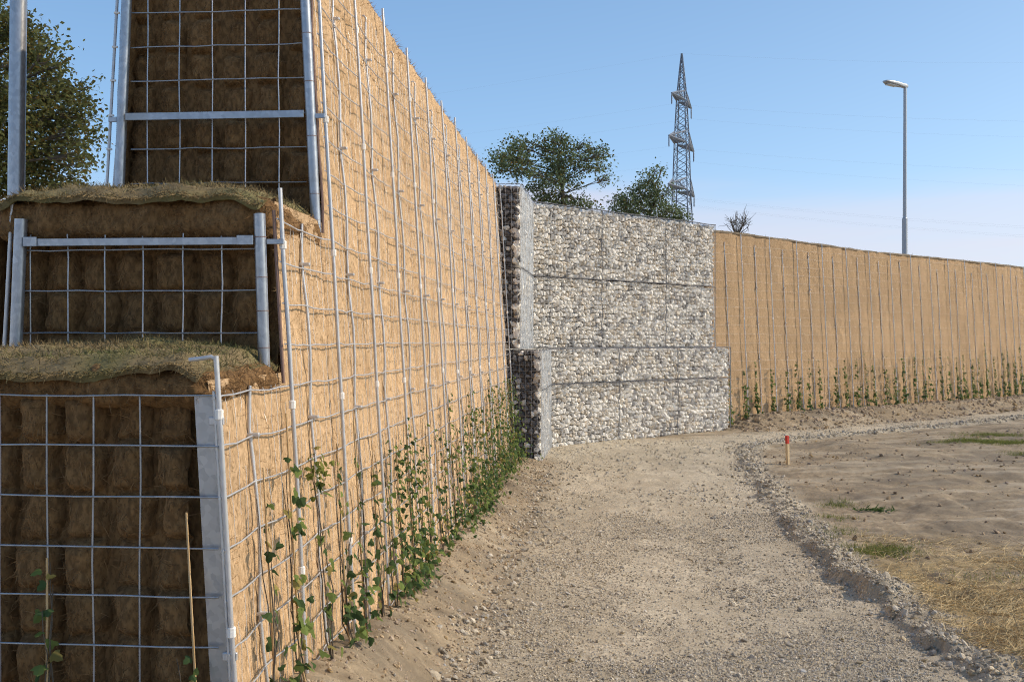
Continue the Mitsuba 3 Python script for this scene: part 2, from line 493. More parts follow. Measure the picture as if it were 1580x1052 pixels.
t = rng.uniform(cum[1] + 2.0, cum[1] + 38, 9000)
q = along_edge(t)
dirn = along_edge(t + 0.05) - along_edge(t - 0.05)
dirn /= np.linalg.norm(dirn, axis=1, keepdims=True)
off = rng.normal(0.10, 0.14, len(t))
q = q + np.stack([dirn[:, 1], -dirn[:, 0]], -1) * off[:, None]
s = (0.006 + 0.024 * rng.random(len(t)) ** 3.5) * np.interp(q[:, 1], [5, 10, 25], [1.0, 1.0, 1.5])
zz = terrain(q[:, 0], q[:, 1])[0]
order = np.argsort(-s / np.maximum(q[:, 1], 4))
big, rest = order[:260], order[260:]
v, f, m = rocks(np.stack([q[rest, 0], q[rest, 1], zz[rest] + s[rest] * 0.35], -1), s[rest], rng, 0.8, 1)
add('gravel_bank', (v, f), 'stone', color=np.repeat(stone_tint(len(rest), rng), m, 0), kind='stuff', label='low ridge of loose gravel pushed up along the path edge beside the field', category='gravel')
tint = stone_tint(len(big), rng)
for k, i in enumerate(big):
    v, f, m = rocks(np.array([[q[i, 0], q[i, 1], zz[i] + s[i] * 0.4]]), s[i:i + 1] * 1.15, rng, 0.8, 1)
    add('stone', (v, f), 'stone', 'gravel_bank', color=np.repeat(tint[k:k + 1], m, 0))


def field_weight(x, y):
    e = terrain(x, y)[4]
    return sstep(0.3, 0.7, e) * (0.25 + 0.75 * sstep(0.5, 0.65, n3(x, y, 0.9, 41)))


x, y = scatter(9000, 3.0, 13, 5, 22, rng, field_weight)
s = (0.008 + 0.034 * rng.random(len(x)) ** 3.5)
v, f, m = rocks(np.stack([x, y, terrain(x, y)[0] + s * 0.2], -1), s, rng, 0.7, 1)
add('clods', (v, f), 'stone', 'ground', color=np.repeat(stone_tint(len(x), rng, 0.5, 1.05, (0.36, 0.27, 0.185)), m, 0), kind='stuff')
x = rng.uniform(-1.0, 0.5, 9000)
yy = rng.uniform(0.0, 13, 9000)
pp = place(LEFT, yy, half_width(0) + 0.03 + 0.62 * rng.random(9000), 0)
s = 0.003 + 0.018 * rng.random(len(pp)) ** 6
v, f, m = rocks(np.stack([pp[:, 0], pp[:, 1], terrain(pp[:, 0], pp[:, 1])[0] + s * 0.2], -1), s, rng, 0.8, 1)
pr = place(RIGHT, rng.uniform(-1, 16, 2500), half_width(0) + 0.05 + 1.2 * rng.random(2500), 0)
s2 = 0.015 + 0.05 * rng.random(len(pr)) ** 4
v2, f2, m2 = rocks(np.stack([pr[:, 0], pr[:, 1], terrain(pr[:, 0], pr[:, 1])[0] + s2 * 0.2], -1), s2, rng, 0.8, 1)
cl = Mesh().put((v, f), np.repeat(stone_tint(len(pp), rng, 0.6, 1.1, (0.40, 0.31, 0.215)), m, 0)).put((v2, f2), np.repeat(stone_tint(len(pr), rng, 0.6, 1.1, (0.40, 0.31, 0.215)), m2, 0))
add('clods', cl.get(), 'stone', 'soil_bank', color=cl.col(), kind='stuff')

# dry straw and grass litter in the near corner of the field
x, y = scatter(50000, 2.9, 6.0, 5.4, 10.8, rng, lambda a, b: terrain(a, b)[2] * (0.22 + 0.78 * sstep(0.40, 0.62, n3(a, b, 1.6, 51))))
az = rng.normal(0.5, 0.9, len(x))
tilt = rng.normal(0.10, 0.16, len(x))
dv = np.stack([np.cos(az) * np.cos(tilt), np.sin(az) * np.cos(tilt), np.abs(np.sin(tilt))], -1)
v, f = blades(np.stack([x, y, terrain(x, y)[0] + 0.004 + rng.random(len(x)) * 0.035], -1), dv, rng.uniform(0.06, 0.24, len(x)), rng.uniform(0.0025, 0.006, len(x)), 0.35, rng)
cc = np.array([(0.60, 0.465, 0.25)]) * rng.uniform(0.45, 1.15, (len(x), 1)) * np.array([[1, 1, 1]])
add('straw', (v, f), 'dry_stalk', color=np.repeat(cc, 5, 0), kind='stuff', label='dry yellow straw lying on the bare soil in the corner of the field', category='straw')

GREEN_SPOTS = [(9.0, 19.3, 0.9, 0.45, 6000), (9.7, 20.6, 0.7, 0.3, 1500), (8.75, 17.6, 0.28, 0.2, 420), (3.65, 10.1, 0.34, 0.32, 1500), (4.25, 13.3, 0.28, 0.22, 320),
               (4.2, 9.0, 0.5, 0.35, 160), (3.85, 12.2, 0.3, 0.3, 200), (3.6, 11.2, 0.3, 0.35, 200)]
gm = Mesh()
for (cx, cy, rx, ry, n) in GREEN_SPOTS:
    x, y = cx + rng.normal(0, rx * 0.5, n), cy + rng.normal(0, ry * 0.5, n)
    dv = rng.normal(0, 0.55, (n, 3))
    dv[:, 2] = np.abs(dv[:, 2]) + 0.7
    dv /= np.linalg.norm(dv, axis=1, keepdims=True)
    v, f = blades(np.stack([x, y, terrain(x, y)[0] - 0.005], -1), dv, rng.uniform(0.03, 0.085, n), rng.uniform(0.003, 0.006, n), 0.6, rng)
    cc = np.array([(0.15, 0.185, 0.06)]) * rng.uniform(0.6, 1.5, (n, 1)) + rng.random((n, 1)) ** 3 * np.array([[0.12, 0.07, 0.02]])
    gm.put((v, f), np.repeat(cc, 5, 0))
add('grass', gm.get(), 'foliage', color=gm.col(), kind='stuff', label='thin patches of short green grass growing on the bare field', category='grass')
# a dark low weed near the stake and loose dry stems close to the camera
wd = thing('weed_plant', 'small dark green weed alone on the bare soil of the field', 'weed')
lv = Mesh()
n = 70
c0 = np.array([4.55, 12.9, ground_z(4.55, 12.9)[0]])
dv = rng.normal(0, 0.7, (n, 3)); dv[:, 2] = np.abs(dv[:, 2]) * 0.4 + 0.10
dv /= np.linalg.norm(dv, axis=1, keepdims=True)
v, f = blades(c0 + rng.normal(0, 0.07, (n, 3)) * [1.6, 1, 0], dv, rng.uniform(0.04, 0.10, n), 0.018, 0.9, rng)
add('leaves', (v, f), 'foliage', wd, color=np.repeat(np.array([(0.07, 0.115, 0.04)]) * rng.uniform(0.7, 1.3, (n, 1)), 5, 0), kind='stuff')


# ------------------------------------------------------------------ the coir barriers
def coir_face(wall, s0, s1, z_of, inset, ds, dz, seed, z_low=-0.6):
    """The sunlit long side: a sheet of coir pressed behind the mesh, bulging between the rods."""
    S, Z = np.arange(s0, s1 + 1e-6, ds), None
    z0, z1 = z_of
    Zs = np.arange(z0, z1 + 1e-6, dz)
    SS, ZZ = np.meshgrid(S, Zs, indexing='ij')
    bul = np.abs(np.sin(np.pi * SS)) ** 0.5 * 0.012 + np.abs(np.sin(2 * np.pi * SS)) * 0.008
    d = bul + (meshkit.fbm(np.stack([SS * 3, ZZ * 2.2, SS * 0 + seed], -1), 3, seed) - 0.5) * 0.034 + (meshkit.fbm(np.stack([SS * 26, ZZ * 15, SS * 0 + seed], -1), 3, seed + 1) - 0.5) * 0.020
    v = place(wall, SS, half_width(ZZ) - inset + d, ZZ)
    return v.reshape(-1, 3), grid_faces(len(S), len(Zs), True)


def prism(wall, s0, s1, z0, z1, inset, n=24):
    """A closed body following the barrier, inset from its faces."""
    S = np.linspace(s0, s1, n)
    ring = []
    for sx, z in ((1, z0), (1, z1), (-1, z1), (-1, z0)):
        ring.append(place(wall, S, sx * (half_width(z) - inset), z))
    v = np.stack(ring, 1).reshape(-1, 3)
    f = []
    for i in range(n - 1):
        for j in range(4):
            a, b = i * 4 + j, i * 4 + (j + 1) % 4
            f.append([a, b, b + 4, a + 4])
    f += [[0, 3, 2, 1], [(n - 1) * 4 + k for k in (0, 1, 2, 3)]]
    return v, np.array(f)


def top_cap(wall, s0, s1, z0, zt, seed, ds=0.05, n=18, off=0.0):
    """The rounded, shaggy crest of a barrier."""
    S = np.arange(s0, s1 + 1e-6, ds)
    a = np.linspace(-0.12, np.pi + 0.12, n)
    SS, AA = np.meshgrid(S, a, indexing='ij')
    top = zt(SS) if callable(zt) else zt + 0 * SS
    hz = top - z0
    x = np.sign(np.cos(AA)) * np.abs(np.cos(AA)) ** 0.55 * (half_width(z0) - 0.035 - off)
    z = z0 + np.sign(np.sin(AA)) * np.abs(np.sin(AA)) ** 0.6 * hz
    nn = (meshkit.fbm(np.stack([SS * 2.3, AA * 1.5, SS * 0 + seed], -1), 4, seed) - 0.5)
    n2 = (meshkit.fbm(np.stack([SS * 14, AA * 9, SS * 0 + seed], -1), 3, seed + 5) - 0.5)
    x = x + np.cos(AA) * (nn * 0.07 + n2 * 0.03)
    z = z + np.sin(AA) * (nn * 0.10 + n2 * 0.035)
    return place(wall, SS, x - (BATTER * 4.0 if z0 < 1 else 0) * np.sign(np.cos(AA)) * (np.abs(np.cos(AA)) > 0), z).reshape(-1, 3), grid_faces(len(S), n, False)


def fibres(points, normals, n, length, width, rng, hang=0.3):
    i = rng.integers(0, len(points), n)
    d = normals[i] * rng.uniform(0.05, 0.5, (n, 1)) + rng.normal(0, 0.6, (n, 3))
    d[:, 2] -= hang
    d /= np.linalg.norm(d, axis=1, keepdims=True)
    return blades(points[i], d, rng.uniform(0.4, 1, n) * length, width, 0.6, rng)


def vnormals(v, f):
    n = np.zeros_like(v)
    c = np.cross(v[f[:, 1]] - v[f[:, 0]], v[f[:, 2]] - v[f[:, 0]])
    for k in range(3):
        np.add.at(n, f[:, k], c)
    return n / (np.linalg.norm(n, axis=1, keepdims=True) + 1e-12)


def fibre_tint(n, rng, base=(0.38, 0.25, 0.125), lo=0.5, hi=1.35):
    return np.repeat(np.array([base]) * rng.uniform(lo, hi, (n, 1)), 5, 0)


WIRE_Z = 1.44 + 0.205 * np.arange(-8, 14)
CAP_Z = np.array([0.50, 1.335, 2.17, 3.0, 3.80])
CLIP_Z = np.array([0.42, 1.25, 2.085, 2.92, 3.74])
ANCHOR_RECESS = 0.040


def main_rod(wall, s, z0, z1, key, r=0.0095, caps=True, x_off=0.0, rng=RNG):
    zz = np.linspace(z0, z1, 9)
    wob = rng.normal(0, 0.0035, 9)
    p = place(wall, s + wob, half_width(zz) + x_off + rng.normal(0, 0.002, 9), zz)
    rod = add('rod', tube(p, r, 8), 'galvanised', key, smooth=50)
    if caps:
        for c in CAP_Z:
            c = c + rng.normal(0, 0.02)
            if z0 + 0.05 < c < z1 - 0.03:
                b = place(wall, s, half_width(c) + x_off, c)
                add('joint_sleeve', tube([b - [0, 0, 0.022], b - [0, 0, 0.018], b + [0, 0, 0.018], b + [0, 0, 0.022]], [r * 1.1, r * 1.6, r * 1.6, r * 1.1], 8), 'white_cap', rod)
    return rod


def anchor_rod(wall, s, z0, z1, key, clips=True, r=0.0085, hook=True, rng=RNG):
    zz = np.linspace(z0, z1, 21)
    # pulled in at its clips, bowed out between them
    ph = np.min(np.abs(zz[:, None] - CLIP_Z[None]), axis=1)
    x = half_width(zz) - ANCHOR_RECESS + 0.018 * sstep(0.0, 0.35, ph) - 0.012
    p = place(wall, s + rng.normal(0, 0.004, 21), x, zz)
    rod = add('anchor_rod', tube(p, r, 8), 'galvanised', key, smooth=50)
    P, h = arc(s, *wall)
    ex = np.array([math.cos(h), -math.sin(h), 0])
    ey = np.array([math.sin(h), math.cos(h), 0])
    if clips:
        for c in CLIP_Z:
            c = c + rng.normal(0, 0.012)
            if z0 + 0.05 < c < z1 - 0.02:
                b = place(wall, s, half_width(c) - ANCHOR_RECESS, c)
                add('clip', obox(b + ex * 0.004, ex * 0.030, ey * 0.013, np.array([0, 0, 0.009]), 0.004), 'galvanised', rod)
    if hook:
        b = place(wall, s, half_width(z1) - ANCHOR_RECESS + 0.006, z1)
        pts = [b - [0, 0, 0.02], b + [0, 0, 0.03], b + [0, 0, 0.05] - ex * 0.015, b + [0, 0, 0.045] - ex * 0.045, b - [0, 0, 0.05] - ex * 0.055]
        add('hook', tube(pts, r * 0.9, 8), 'galvanised', rod, smooth=60)
    return rod


def mesh_wire(wall, s0, s1, z, r, rng, step=0.125, shift=0.0):
    S = np.arange(s0, s1 + 1e-6, step)
    tri = np.abs(((S - shift) % 1.0) - 0.5) * 2            # 1 at the rods, 0 at the anchor rods
    x = half_width(z) - 0.012 - (ANCHOR_RECESS - 0.016) * (1 - tri) + rng.normal(0, 0.002, len(S))
    zz = z + rng.normal(0, 0.003, len(S)) - 0.006 * np.sin(np.pi * ((S * 2) % 1.0))
    return tube(place(wall, S, x, zz), r, 6)


rng = np.random.default_rng(5)
L_END = 13.05
left = thing('coir_barrier', 'tall tan coir noise barrier on the left with stepped shaded end and steel rods', 'noise barrier')
TIERS = [(0.06, -0.6, 1.50), (1.08, 1.50, 2.36), (2.06, 2.36, 4.22)]
core = Mesh()
for (s0, z0, z1) in TIERS:
    core.put(prism(LEFT, s0 + 0.10, L_END, z0 + 0.002, z1, 0.11))
add('core', core.get(), 'shaded_coir', left)
face = Mesh()
for (s0, z0, z1) in TIERS:
    face.put(coir_face(LEFT, s0, L_END, (z0, z1 + (0.05 if z1 > 4 else 0.02)), 0.075, 0.028, 0.028, 3))
fv, ff = face.get()
add('coir_mat', (fv, ff), 'coir', left, smooth=True)
crest = top_cap(LEFT, 2.02, L_END, 4.20, lambda s: 4.35 + 0.0 * s, 4, off=0.055)
add('crest', crest, 'coir', left, smooth=True)
fn = vnormals(fv, ff)
near_w = np.flatnonzero((fv[:, 1] < 9.5))
hair = Mesh()
n = 26000
v, f = fibres(fv[near_w], fn[near_w], n, 0.045, 0.0022, rng)
hair.put((v, f), fibre_tint(n, rng))
cn = vnormals(*crest)
n = 9000
v, f = fibres(crest[0], cn, n, 0.10, 0.005, rng, -0.1)
hair.put((v, f), fibre_tint(n, rng, (0.40, 0.26, 0.12)))
add('loose_fibre', hair.get(), 'dry_stalk', left, color=hair.col(), kind='stuff')


def start_s(z):
    return -0.02 if z < 1.48 else (0.98 if z < 2.33 else 1.98)


for z in WIRE_Z:
    if z < -0.35 or z > 4.1:
        continue
    add('mesh_wire', mesh_wire(LEFT, start_s(z), L_END, z, 0.0041, rng), 'galvanised', left, smooth=60)
for k in range(14):
    z1 = 1.60 if k == 0 else (2.42 if k == 1 else 4.28 + rng.normal(0, 0.02))
    main_rod(LEFT, k * 1.0 if k < 13 else 12.95, -0.5, z1, left, r=0.0112 if k < 3 else 0.0105, rng=rng)
for k in range(13):
    s = k + 0.5 + rng.normal(0, 0.015)
    z1 = 1.46 if k == 0 else (2.30 if k == 1 else 4.02 + rng.normal(0, 0.03))
    anchor_rod(LEFT, s, -0.5, z1, left, hook=k > 1, rng=rng)
strings = Mesh()
for s in np.arange(0.1, L_END, 0.105):
    s = s + rng.normal(0, 0.015)
    z_hi = 1.45 if s < 1.05 else (2.25 if s < 2.05 else 4.1)
    z = -0.3 + rng.random() * 0.3
    while z < z_hi - 0.1:
        z2 = min(z_hi, z + rng.uniform(0.25, 1.0))
        zz = np.linspace(z, z2, 6)
        strings.put(tube(place(LEFT, s + rng.normal(0, 0.003, 6), half_width(zz) - 0.046 + rng.normal(0, 0.004, 6), zz), 0.0013, 4, False))
        z = z2 + rng.uniform(0.02, 0.35)
add('mesh_string', strings.get(), 'thin_wire', left, kind='stuff')


# the stepped end of the left barrier --------------------------------------------------
def end_pads(s_face, z0, z1, cols, rows, seed, x0, x1, depth=0.060, res=0.0105):
    """Coir pressed through the end mesh: one pillow per mesh cell. cols and rows are wire positions."""
    X, Z = np.arange(x0, x1 + 1e-6, res), np.arange(z0, z1 + 1e-6, res)
    XX, ZZ = np.meshgrid(X, Z, indexing='ij')

    def cell(u, lines):
        i = np.clip(np.searchsorted(lines, u) - 1, -1, len(lines) - 1)
        lo = np.where(i >= 0, lines[np.maximum(i, 0)], lines[0] - 0.2)
        hi = np.where(i + 1 < len(lines), lines[np.minimum(i + 1, len(lines) - 1)], lines[-1] + 0.2)
        return np.clip((u - lo) / (hi - lo), 0, 1), i

    wob = (meshkit.fbm(np.stack([XX * 6, ZZ * 6, XX * 0 + seed], -1), 3, seed) - 0.5) * 0.065
    a, ia = cell(XX + wob, cols)
    b, ib = cell(ZZ + wob * 0.7, rows)
    rnd = ((ia * 37 + ib * 91 + seed * 13) % 17) / 16.0
    pil = (1 - np.abs(2 * a - 1) ** 3.2) * (0.50 + 0.50 * (1 - np.abs(2 * b - 1) ** 6))
    fur = meshkit.fbm(np.stack([XX * 17, ZZ * 3.0, XX * 0 + seed], -1), 3, seed + 2) - 0.5
    rag = meshkit.fbm(np.stack([XX * 38, ZZ * 24, XX * 0 + seed], -1), 3, seed + 3) - 0.5
    bro = meshkit.fbm(np.stack([XX * 3.5, ZZ * 2.6, XX * 0 + seed], -1), 2, seed + 4) - 0.5
    d = pil * depth * 2.6 * (0.72 + 0.38 * rnd) - depth * 1.15 + fur * 0.042 + rag * 0.022 + bro * 0.06
    S = s_face + depth + 0.082 - d
    # the sides of the mat follow the batter of the barrier
    hw = half_width(ZZ)
    xx = np.clip(XX, -hw + (-0.14 if seed == 6 else 0.015), hw - 0.06)
    v, f = place(LEFT, S, xx, ZZ).reshape(-1, 3), grid_faces(len(X), len(Z), True)
    n = int(5200 * (x1 - x0) * (z1 - z0))
    hv, hf = fibres(v, vnormals(v, f), n, 0.07, 0.0026, rng, 0.5)
    add('end_fibre', (hv, hf), 'dry_stalk', left, color=fibre_tint(n, rng, (0.175, 0.103, 0.046), 0.5, 1.6), kind='stuff')  # fibres tinted dark to go with the shade painted into the end coir
    return v, f


def rounded_lump(s0, s1, z0, z1, xh, seed, r=0.085, rise=0.05, xc=0.0):
    """A roll of coir lying over the mesh: a box with rounded edges, dented and shaggy."""
    b = trimesh.creation.box((1, 1, 1))
    nx, ns, nz = 70, 46, 18
    P, F, base = [], [], 0
    for ax in range(3):
        for sg in (-1, 1):
            o = [(1, 2), (0, 2), (0, 1)][ax]
            cnt = [(ns, nz), (nx, nz), (nx, ns)][ax]
            A, B = np.meshgrid(np.linspace(-1, 1, cnt[0]), np.linspace(-1, 1, cnt[1]), indexing='ij')
            q = np.zeros((A.size, 3))
            q[:, ax], q[:, o[0]], q[:, o[1]] = sg, A.ravel(), B.ravel()
            P.append(q)
            F.append(grid_faces(cnt[0], cnt[1], (sg > 0) == (ax == 1)) + base)
            base += len(q)
    P, F = np.vstack(P), np.vstack(F)
    half = np.array([xh, (s1 - s0) / 2, (z1 - z0) / 2])
    p = P * half
    inner = half - r
    c = np.clip(p, -inner, inner)
    d = p - c
    L = np.linalg.norm(d, axis=1, keepdims=True)
    nrm = d / (L + 1e-9)
    p = c + nrm * r
    q = np.stack([p[:, 0] * 5, p[:, 1] * 5, p[:, 2] * 7 + seed], -1)
    disp = (meshkit.fbm(q, 3, seed) - 0.5) * 0.06 + (meshkit.fbm(q * [5, 3, 2], 3, seed + 1) - 0.5) * 0.03
    furrow = (meshkit.fbm(np.stack([p[:, 0] * 9, p[:, 1] * 2, p[:, 2] * 1.5 + seed], -1), 2, seed + 2) - 0.5) * 0.05
    p = p + nrm * (disp + furrow * (np.abs(nrm[:, 1:2]).ravel() > 0.3) * 1.5)[:, None]
    z = p[:, 2] + (z0 + z1) / 2 + rise * np.clip((p[:, 1] / half[1] + 1) / 2, 0, 1) * (p[:, 2] > 0) * (1 - (p[:, 0] / xh) ** 2)
    return place(LEFT, p[:, 1] + (s0 + s1) / 2, p[:, 0] + xc, z), F


def turf_mat(s0, s1, z, xh, seed, rise, lift, xc=0.0):
    """The thin grass mat that lies over the roll, its front lip hanging free."""
    S, X = np.linspace(s0, s1, 60), np.linspace(-xh, xh, 90)
    SS, XX = np.meshgrid(S, X, indexing='ij')
    t = (SS - s0) / (s1 - s0)
    edge = np.abs(XX / xh)
    zt = z + rise * t * (1 - edge ** 2) - 0.06 * sstep(0.80, 1.0, edge) + (meshkit.fbm(np.stack([SS * 5, XX * 5, XX * 0 + seed], -1), 4, seed) - 0.5) * 0.07
    zt = zt + (lift * np.sin(XX * 3.3 + seed) - 0.030 - 0.03 * meshkit.noise(np.stack([XX * 3.1, XX * 0, XX * 0 + seed], -1))) * sstep(0.13, 0.0, t)
    S2 = SS + (meshkit.fbm(np.stack([SS * 0, XX * 4, XX * 0 + seed], -1), 3, seed + 7) - 0.5) * 0.10 * (1 - t)
    up = place(LEFT, S2, XX + xc, zt).reshape(-1, 3)
    thick = 0.014 + 0.02 * meshkit.fbm(np.stack([SS * 8, XX * 8, XX * 0 + seed], -1), 2, seed + 8)
    dn = place(LEFT, S2 + 0.008 * (1 - t), XX * 0.985 + xc, zt - thick).reshape(-1, 3)
    n = len(up)
    f1, f2 = grid_faces(60, 90, True), grid_faces(60, 90, False) + n
    rim = np.r_[np.arange(90), np.arange(1, 60) * 90 + 89, np.arange(88, -1, -1) + 59 * 90, np.arange(58, 0, -1) * 90]
    nxt = np.roll(rim, -1)
    f3 = np.vstack([np.stack([rim, nxt, nxt + n], 1), np.stack([rim, nxt + n, rim + n], 1)])
    v = np.vstack([up, dn])
    return v, np.vstack([f1, f2, f3]), up


def turf(s0, s1, z0, z1, xh, seed, rise, lift, n_grass, xc=0.0):
    roll = rounded_lump(s0, s1 + 0.02, z0, z1 - 0.04, xh, seed, rise=rise * 0.45, xc=xc)
    add('coir_roll', roll, 'shaded_coir', left, smooth=True)
    hr = Mesh()
    rn = vnormals(*roll)
    v, f = fibres(roll[0], rn, 7000, 0.06, 0.0024, rng)
    hr.put((v, f), fibre_tint(7000, rng, (0.20, 0.12, 0.055)))
    add('roll_fibre', hr.get(), 'dry_stalk', left, color=hr.col(), kind='stuff')
    v, f, up = turf_mat(s0 - 0.045, s1 + 0.06, z1 + 0.012, xh - 0.04, seed, rise, lift, xc)
    mat = add('turf_mat', (v, f), 'turf_soil', left, smooth=40, label='dry green and brown grass mat on the step of the barrier end')
    i = np.where(rng.random(n_grass) < 0.22, rng.integers(0, 90 * 3, n_grass), rng.integers(0, len(up), n_grass))
    base = up[i] + rng.normal(0, 0.008, (n_grass, 3)) * [1, 1, 0]
    d = rng.normal(0, 0.5, (n_grass, 3))
    d[:, 2] = np.abs(d[:, 2]) * 0.8 + 0.12
    d[:, 1] -= 0.25
    d[i < 270, 1] -= 0.7
    d[i < 270, 2] -= 0.6
    d /= np.linalg.norm(d, axis=1, keepdims=True)
    v, f = blades(base, d, rng.uniform(0.012, 0.042, n_grass), rng.uniform(0.002, 0.004, n_grass), 0.9, rng)
    green = meshkit.fbm(base * [3, 3, 0], 3, seed)[:, None]
    g = np.clip((green - 0.4) * 3.2, 0, 1) * rng.uniform(0.3, 1, (n_grass, 1))
    cc = (np.array([(0.235, 0.175, 0.09)]) * (1 - g) + np.array([(0.10, 0.125, 0.04)]) * g) * rng.uniform(0.5, 1.2, (n_grass, 1))
    add('grass', (v, f), 'dry_stalk', mat, color=np.repeat(cc, 5, 0), kind='stuff')


def end_wires(s_face, cols, rows, x0, x1, z0, z1, r=0.0042):
    for c in cols:
        zz = np.linspace(z0, z1, 7)
        add('end_wire', tube(place(LEFT, s_face + rng.normal(0, 0.0015, 7), c + rng.normal(0, 0.002, 7), zz), r, 6), 'shaded_zinc', left, smooth=60)
    for z in rows:
        xx = np.linspace(x0 - 0, x1, 9)
        add('end_wire', tube(place(LEFT, s_face - 0.008 + rng.normal(0, 0.001, 9), np.clip(xx, -half_width(z), half_width(z)), z + rng.normal(0, 0.002, 9)), r, 6), 'shaded_zinc', left, smooth=60)


def across(u, depth, s):
    """Cross position x of the photograph's pixel column u on the end face at this distance."""
    P, h = arc(s, *LEFT)
    return (u - 790) / 1580 * depth - P[0] + 0.737


# lower end: mesh over pillowed coir, steel channel at the corner
cols1 = np.array([across(62 + 75.5 * k, 4.1, 0) for k in range(-3, 3)])
rows1 = np.array([0.02 + 0.2035 * k - 0.4 for k in range(10)])
rows1 = rows1[rows1 < 1.46]
rows1 = np.array([-0.38, -0.18, 0.025, 0.232, 0.435, 0.635, 0.832, 1.035, 1.24, 1.44])
add('end_mat', end_pads(0.0, -0.6, 1.50, cols1, rows1, 2, -0.70, 0.60), 'shaded_coir', left, smooth=True)
end_wires(0.0, cols1, rows1, -0.80, half_width(1.0) - 0.02, -0.6, 1.445)
cz = np.array([-0.5, 1.44])
ch = Mesh()
e0, e1 = 0.105, 0.022
for (xa, xb, sa, sb) in ((-e0, -e1, 0.016, 0.022), (-e0, -e0 + 0.005, 0.0225, 0.07), (-e1 - 0.005, -e1, 0.0225, 0.07)):
    ch.put(hexa([place(LEFT, sa, half_width(-0.5) + xa, -0.5), place(LEFT, sa, half_width(-0.5) + xb, -0.5), place(LEFT, sb, half_width(-0.5) + xb, -0.5), place(LEFT, sb, half_width(-0.5) + xa, -0.5),
                 place(LEFT, sa, half_width(1.44) + xa, 1.44), place(LEFT, sa, half_width(1.44) + xb, 1.44), place(LEFT, sb, half_width(1.44) + xb, 1.44), place(LEFT, sb, half_width(1.44) + xa, 1.44)]))
add('corner_channel', ch.get(), 'shaded_zinc', left, label='flat grey steel channel post at the corner of the lowest step')
zz = np.linspace(-0.5, 1.46, 8)
add('edge_rod', tube(place(LEFT, -0.005, half_width(zz) - 0.016, zz), 0.006, 8), 'galvanised', left, smooth=60)
for z in (0.40, 1.34, -0.2):
    b = place(LEFT, 0.0, half_width(z) - 0.012, z)
    add('bracket', obox(b, [0.030, 0, 0], [0, 0.008, 0], [0, 0, 0.016], 0.003), 'galvanised', left)
b = place(LEFT, 0.0, half_width(1.585), 1.585)
add('hook', tube([b, b + [-0.02, 0.0, 0.012], b + [-0.05, 0, 0.006], b + [-0.11, 0.01, 0.0]], 0.009, 8), 'galvanised', left, smooth=60)
turf(0.025, 1.02, 1.45, 1.585, half_width(1.5) - 0.045, 11, 0.075, 0.012, 9000)

# middle end
d2 = 5.08
cols2 = np.array([across(u, d2, 1) for u in (28, 89, 150, 211, 276, 338, 400)])
rows2 = np.array([1.70, 1.912, 2.118, 2.325])
add('end_mat', end_pads(1.03, 1.45, 2.40, cols2, np.array([1.5, 1.70, 1.912, 2.118, 2.325]), 6, -0.90, 0.66, 0.05), 'shaded_coir', left, smooth=True)
end_wires(1.0, cols2[:-1], rows2[:-1], cols2[0] - 0.05, cols2[-1], 1.45, 2.20)


def end_post(s, xa, za, xb, zb, r, wraps):
    p = [place(LEFT, s, xa + (xb - xa) * t, za + (zb - za) * t) for t in np.linspace(0, 1, 6)]
    post = add('end_post', tube(p, r, 20), 'shaded_zinc', left, smooth=50)
    for t in wraps:
        c = p[0] + (p[-1] - p[0]) * t
        dn = (p[-1] - p[0]) / np.linalg.norm(p[-1] - p[0])
        add('tie_wire', tube([c - dn * 0.002, c + dn * 0.002], r + 0.0022, 18), 'rusty_rod', post)
    return post


end_post(0.97, across(7.5, d2, 1), 1.46, across(18, d2, 1), 2.275, 0.031, (0.12,))
end_post(0.97, across(409.5, d2, 1), 1.46, across(401, d2, 1), 2.29, 0.029, (0.2, 0.42, 0.62, 0.86))
P = lambda u, z: place(LEFT, 0.985, across(u, d2, 1), z)


def flat_bar(s, xa, xb, z, h, t=0.012):
    a, b_ = place(LEFT, s, xa, z), place(LEFT, s, xb, z)
    m, d = (a + b_) / 2, (b_ - a) / 2
    nrm = np.array([-d[1], d[0], 0]) / np.linalg.norm(d)
    return add('cross_bar', obox(m, d, nrm * t / 2, np.array([0, 0, h / 2]), 0.002), 'shaded_zinc', left)


bar = flat_bar(0.955, across(24, d2, 1), across(392, d2, 1), 2.155, 0.038)
for (ua, ub) in ((26, 48), (368, 394)):
    a, b_ = place(LEFT, 0.943, across(ua, d2, 1), 2.158), place(LEFT, 0.943, across(ub, d2, 1), 2.158)
    add('sleeve', obox((a + b_) / 2, (b_ - a) / 2, [0, 0.004, 0], [0, 0, 0.024], 0.002), 'shaded_zinc', bar)
flat_bar(0.975, across(412, d2, 1), half_width(2.15) + 0.012, 2.152, 0.026)
zz = np.linspace(1.45, 2.31, 6)
add('edge_rod', tube(place(LEFT, 0.99, half_width(zz) - 0.035, zz), 0.009, 8), 'rusty_rod', left, smooth=60, label='rusty edge rod on the middle step')
turf(0.975, 2.0, 2.175, 2.42, half_width(2.35) + 0.035, 23, 0.15, 0.016, 8000, -0.08)

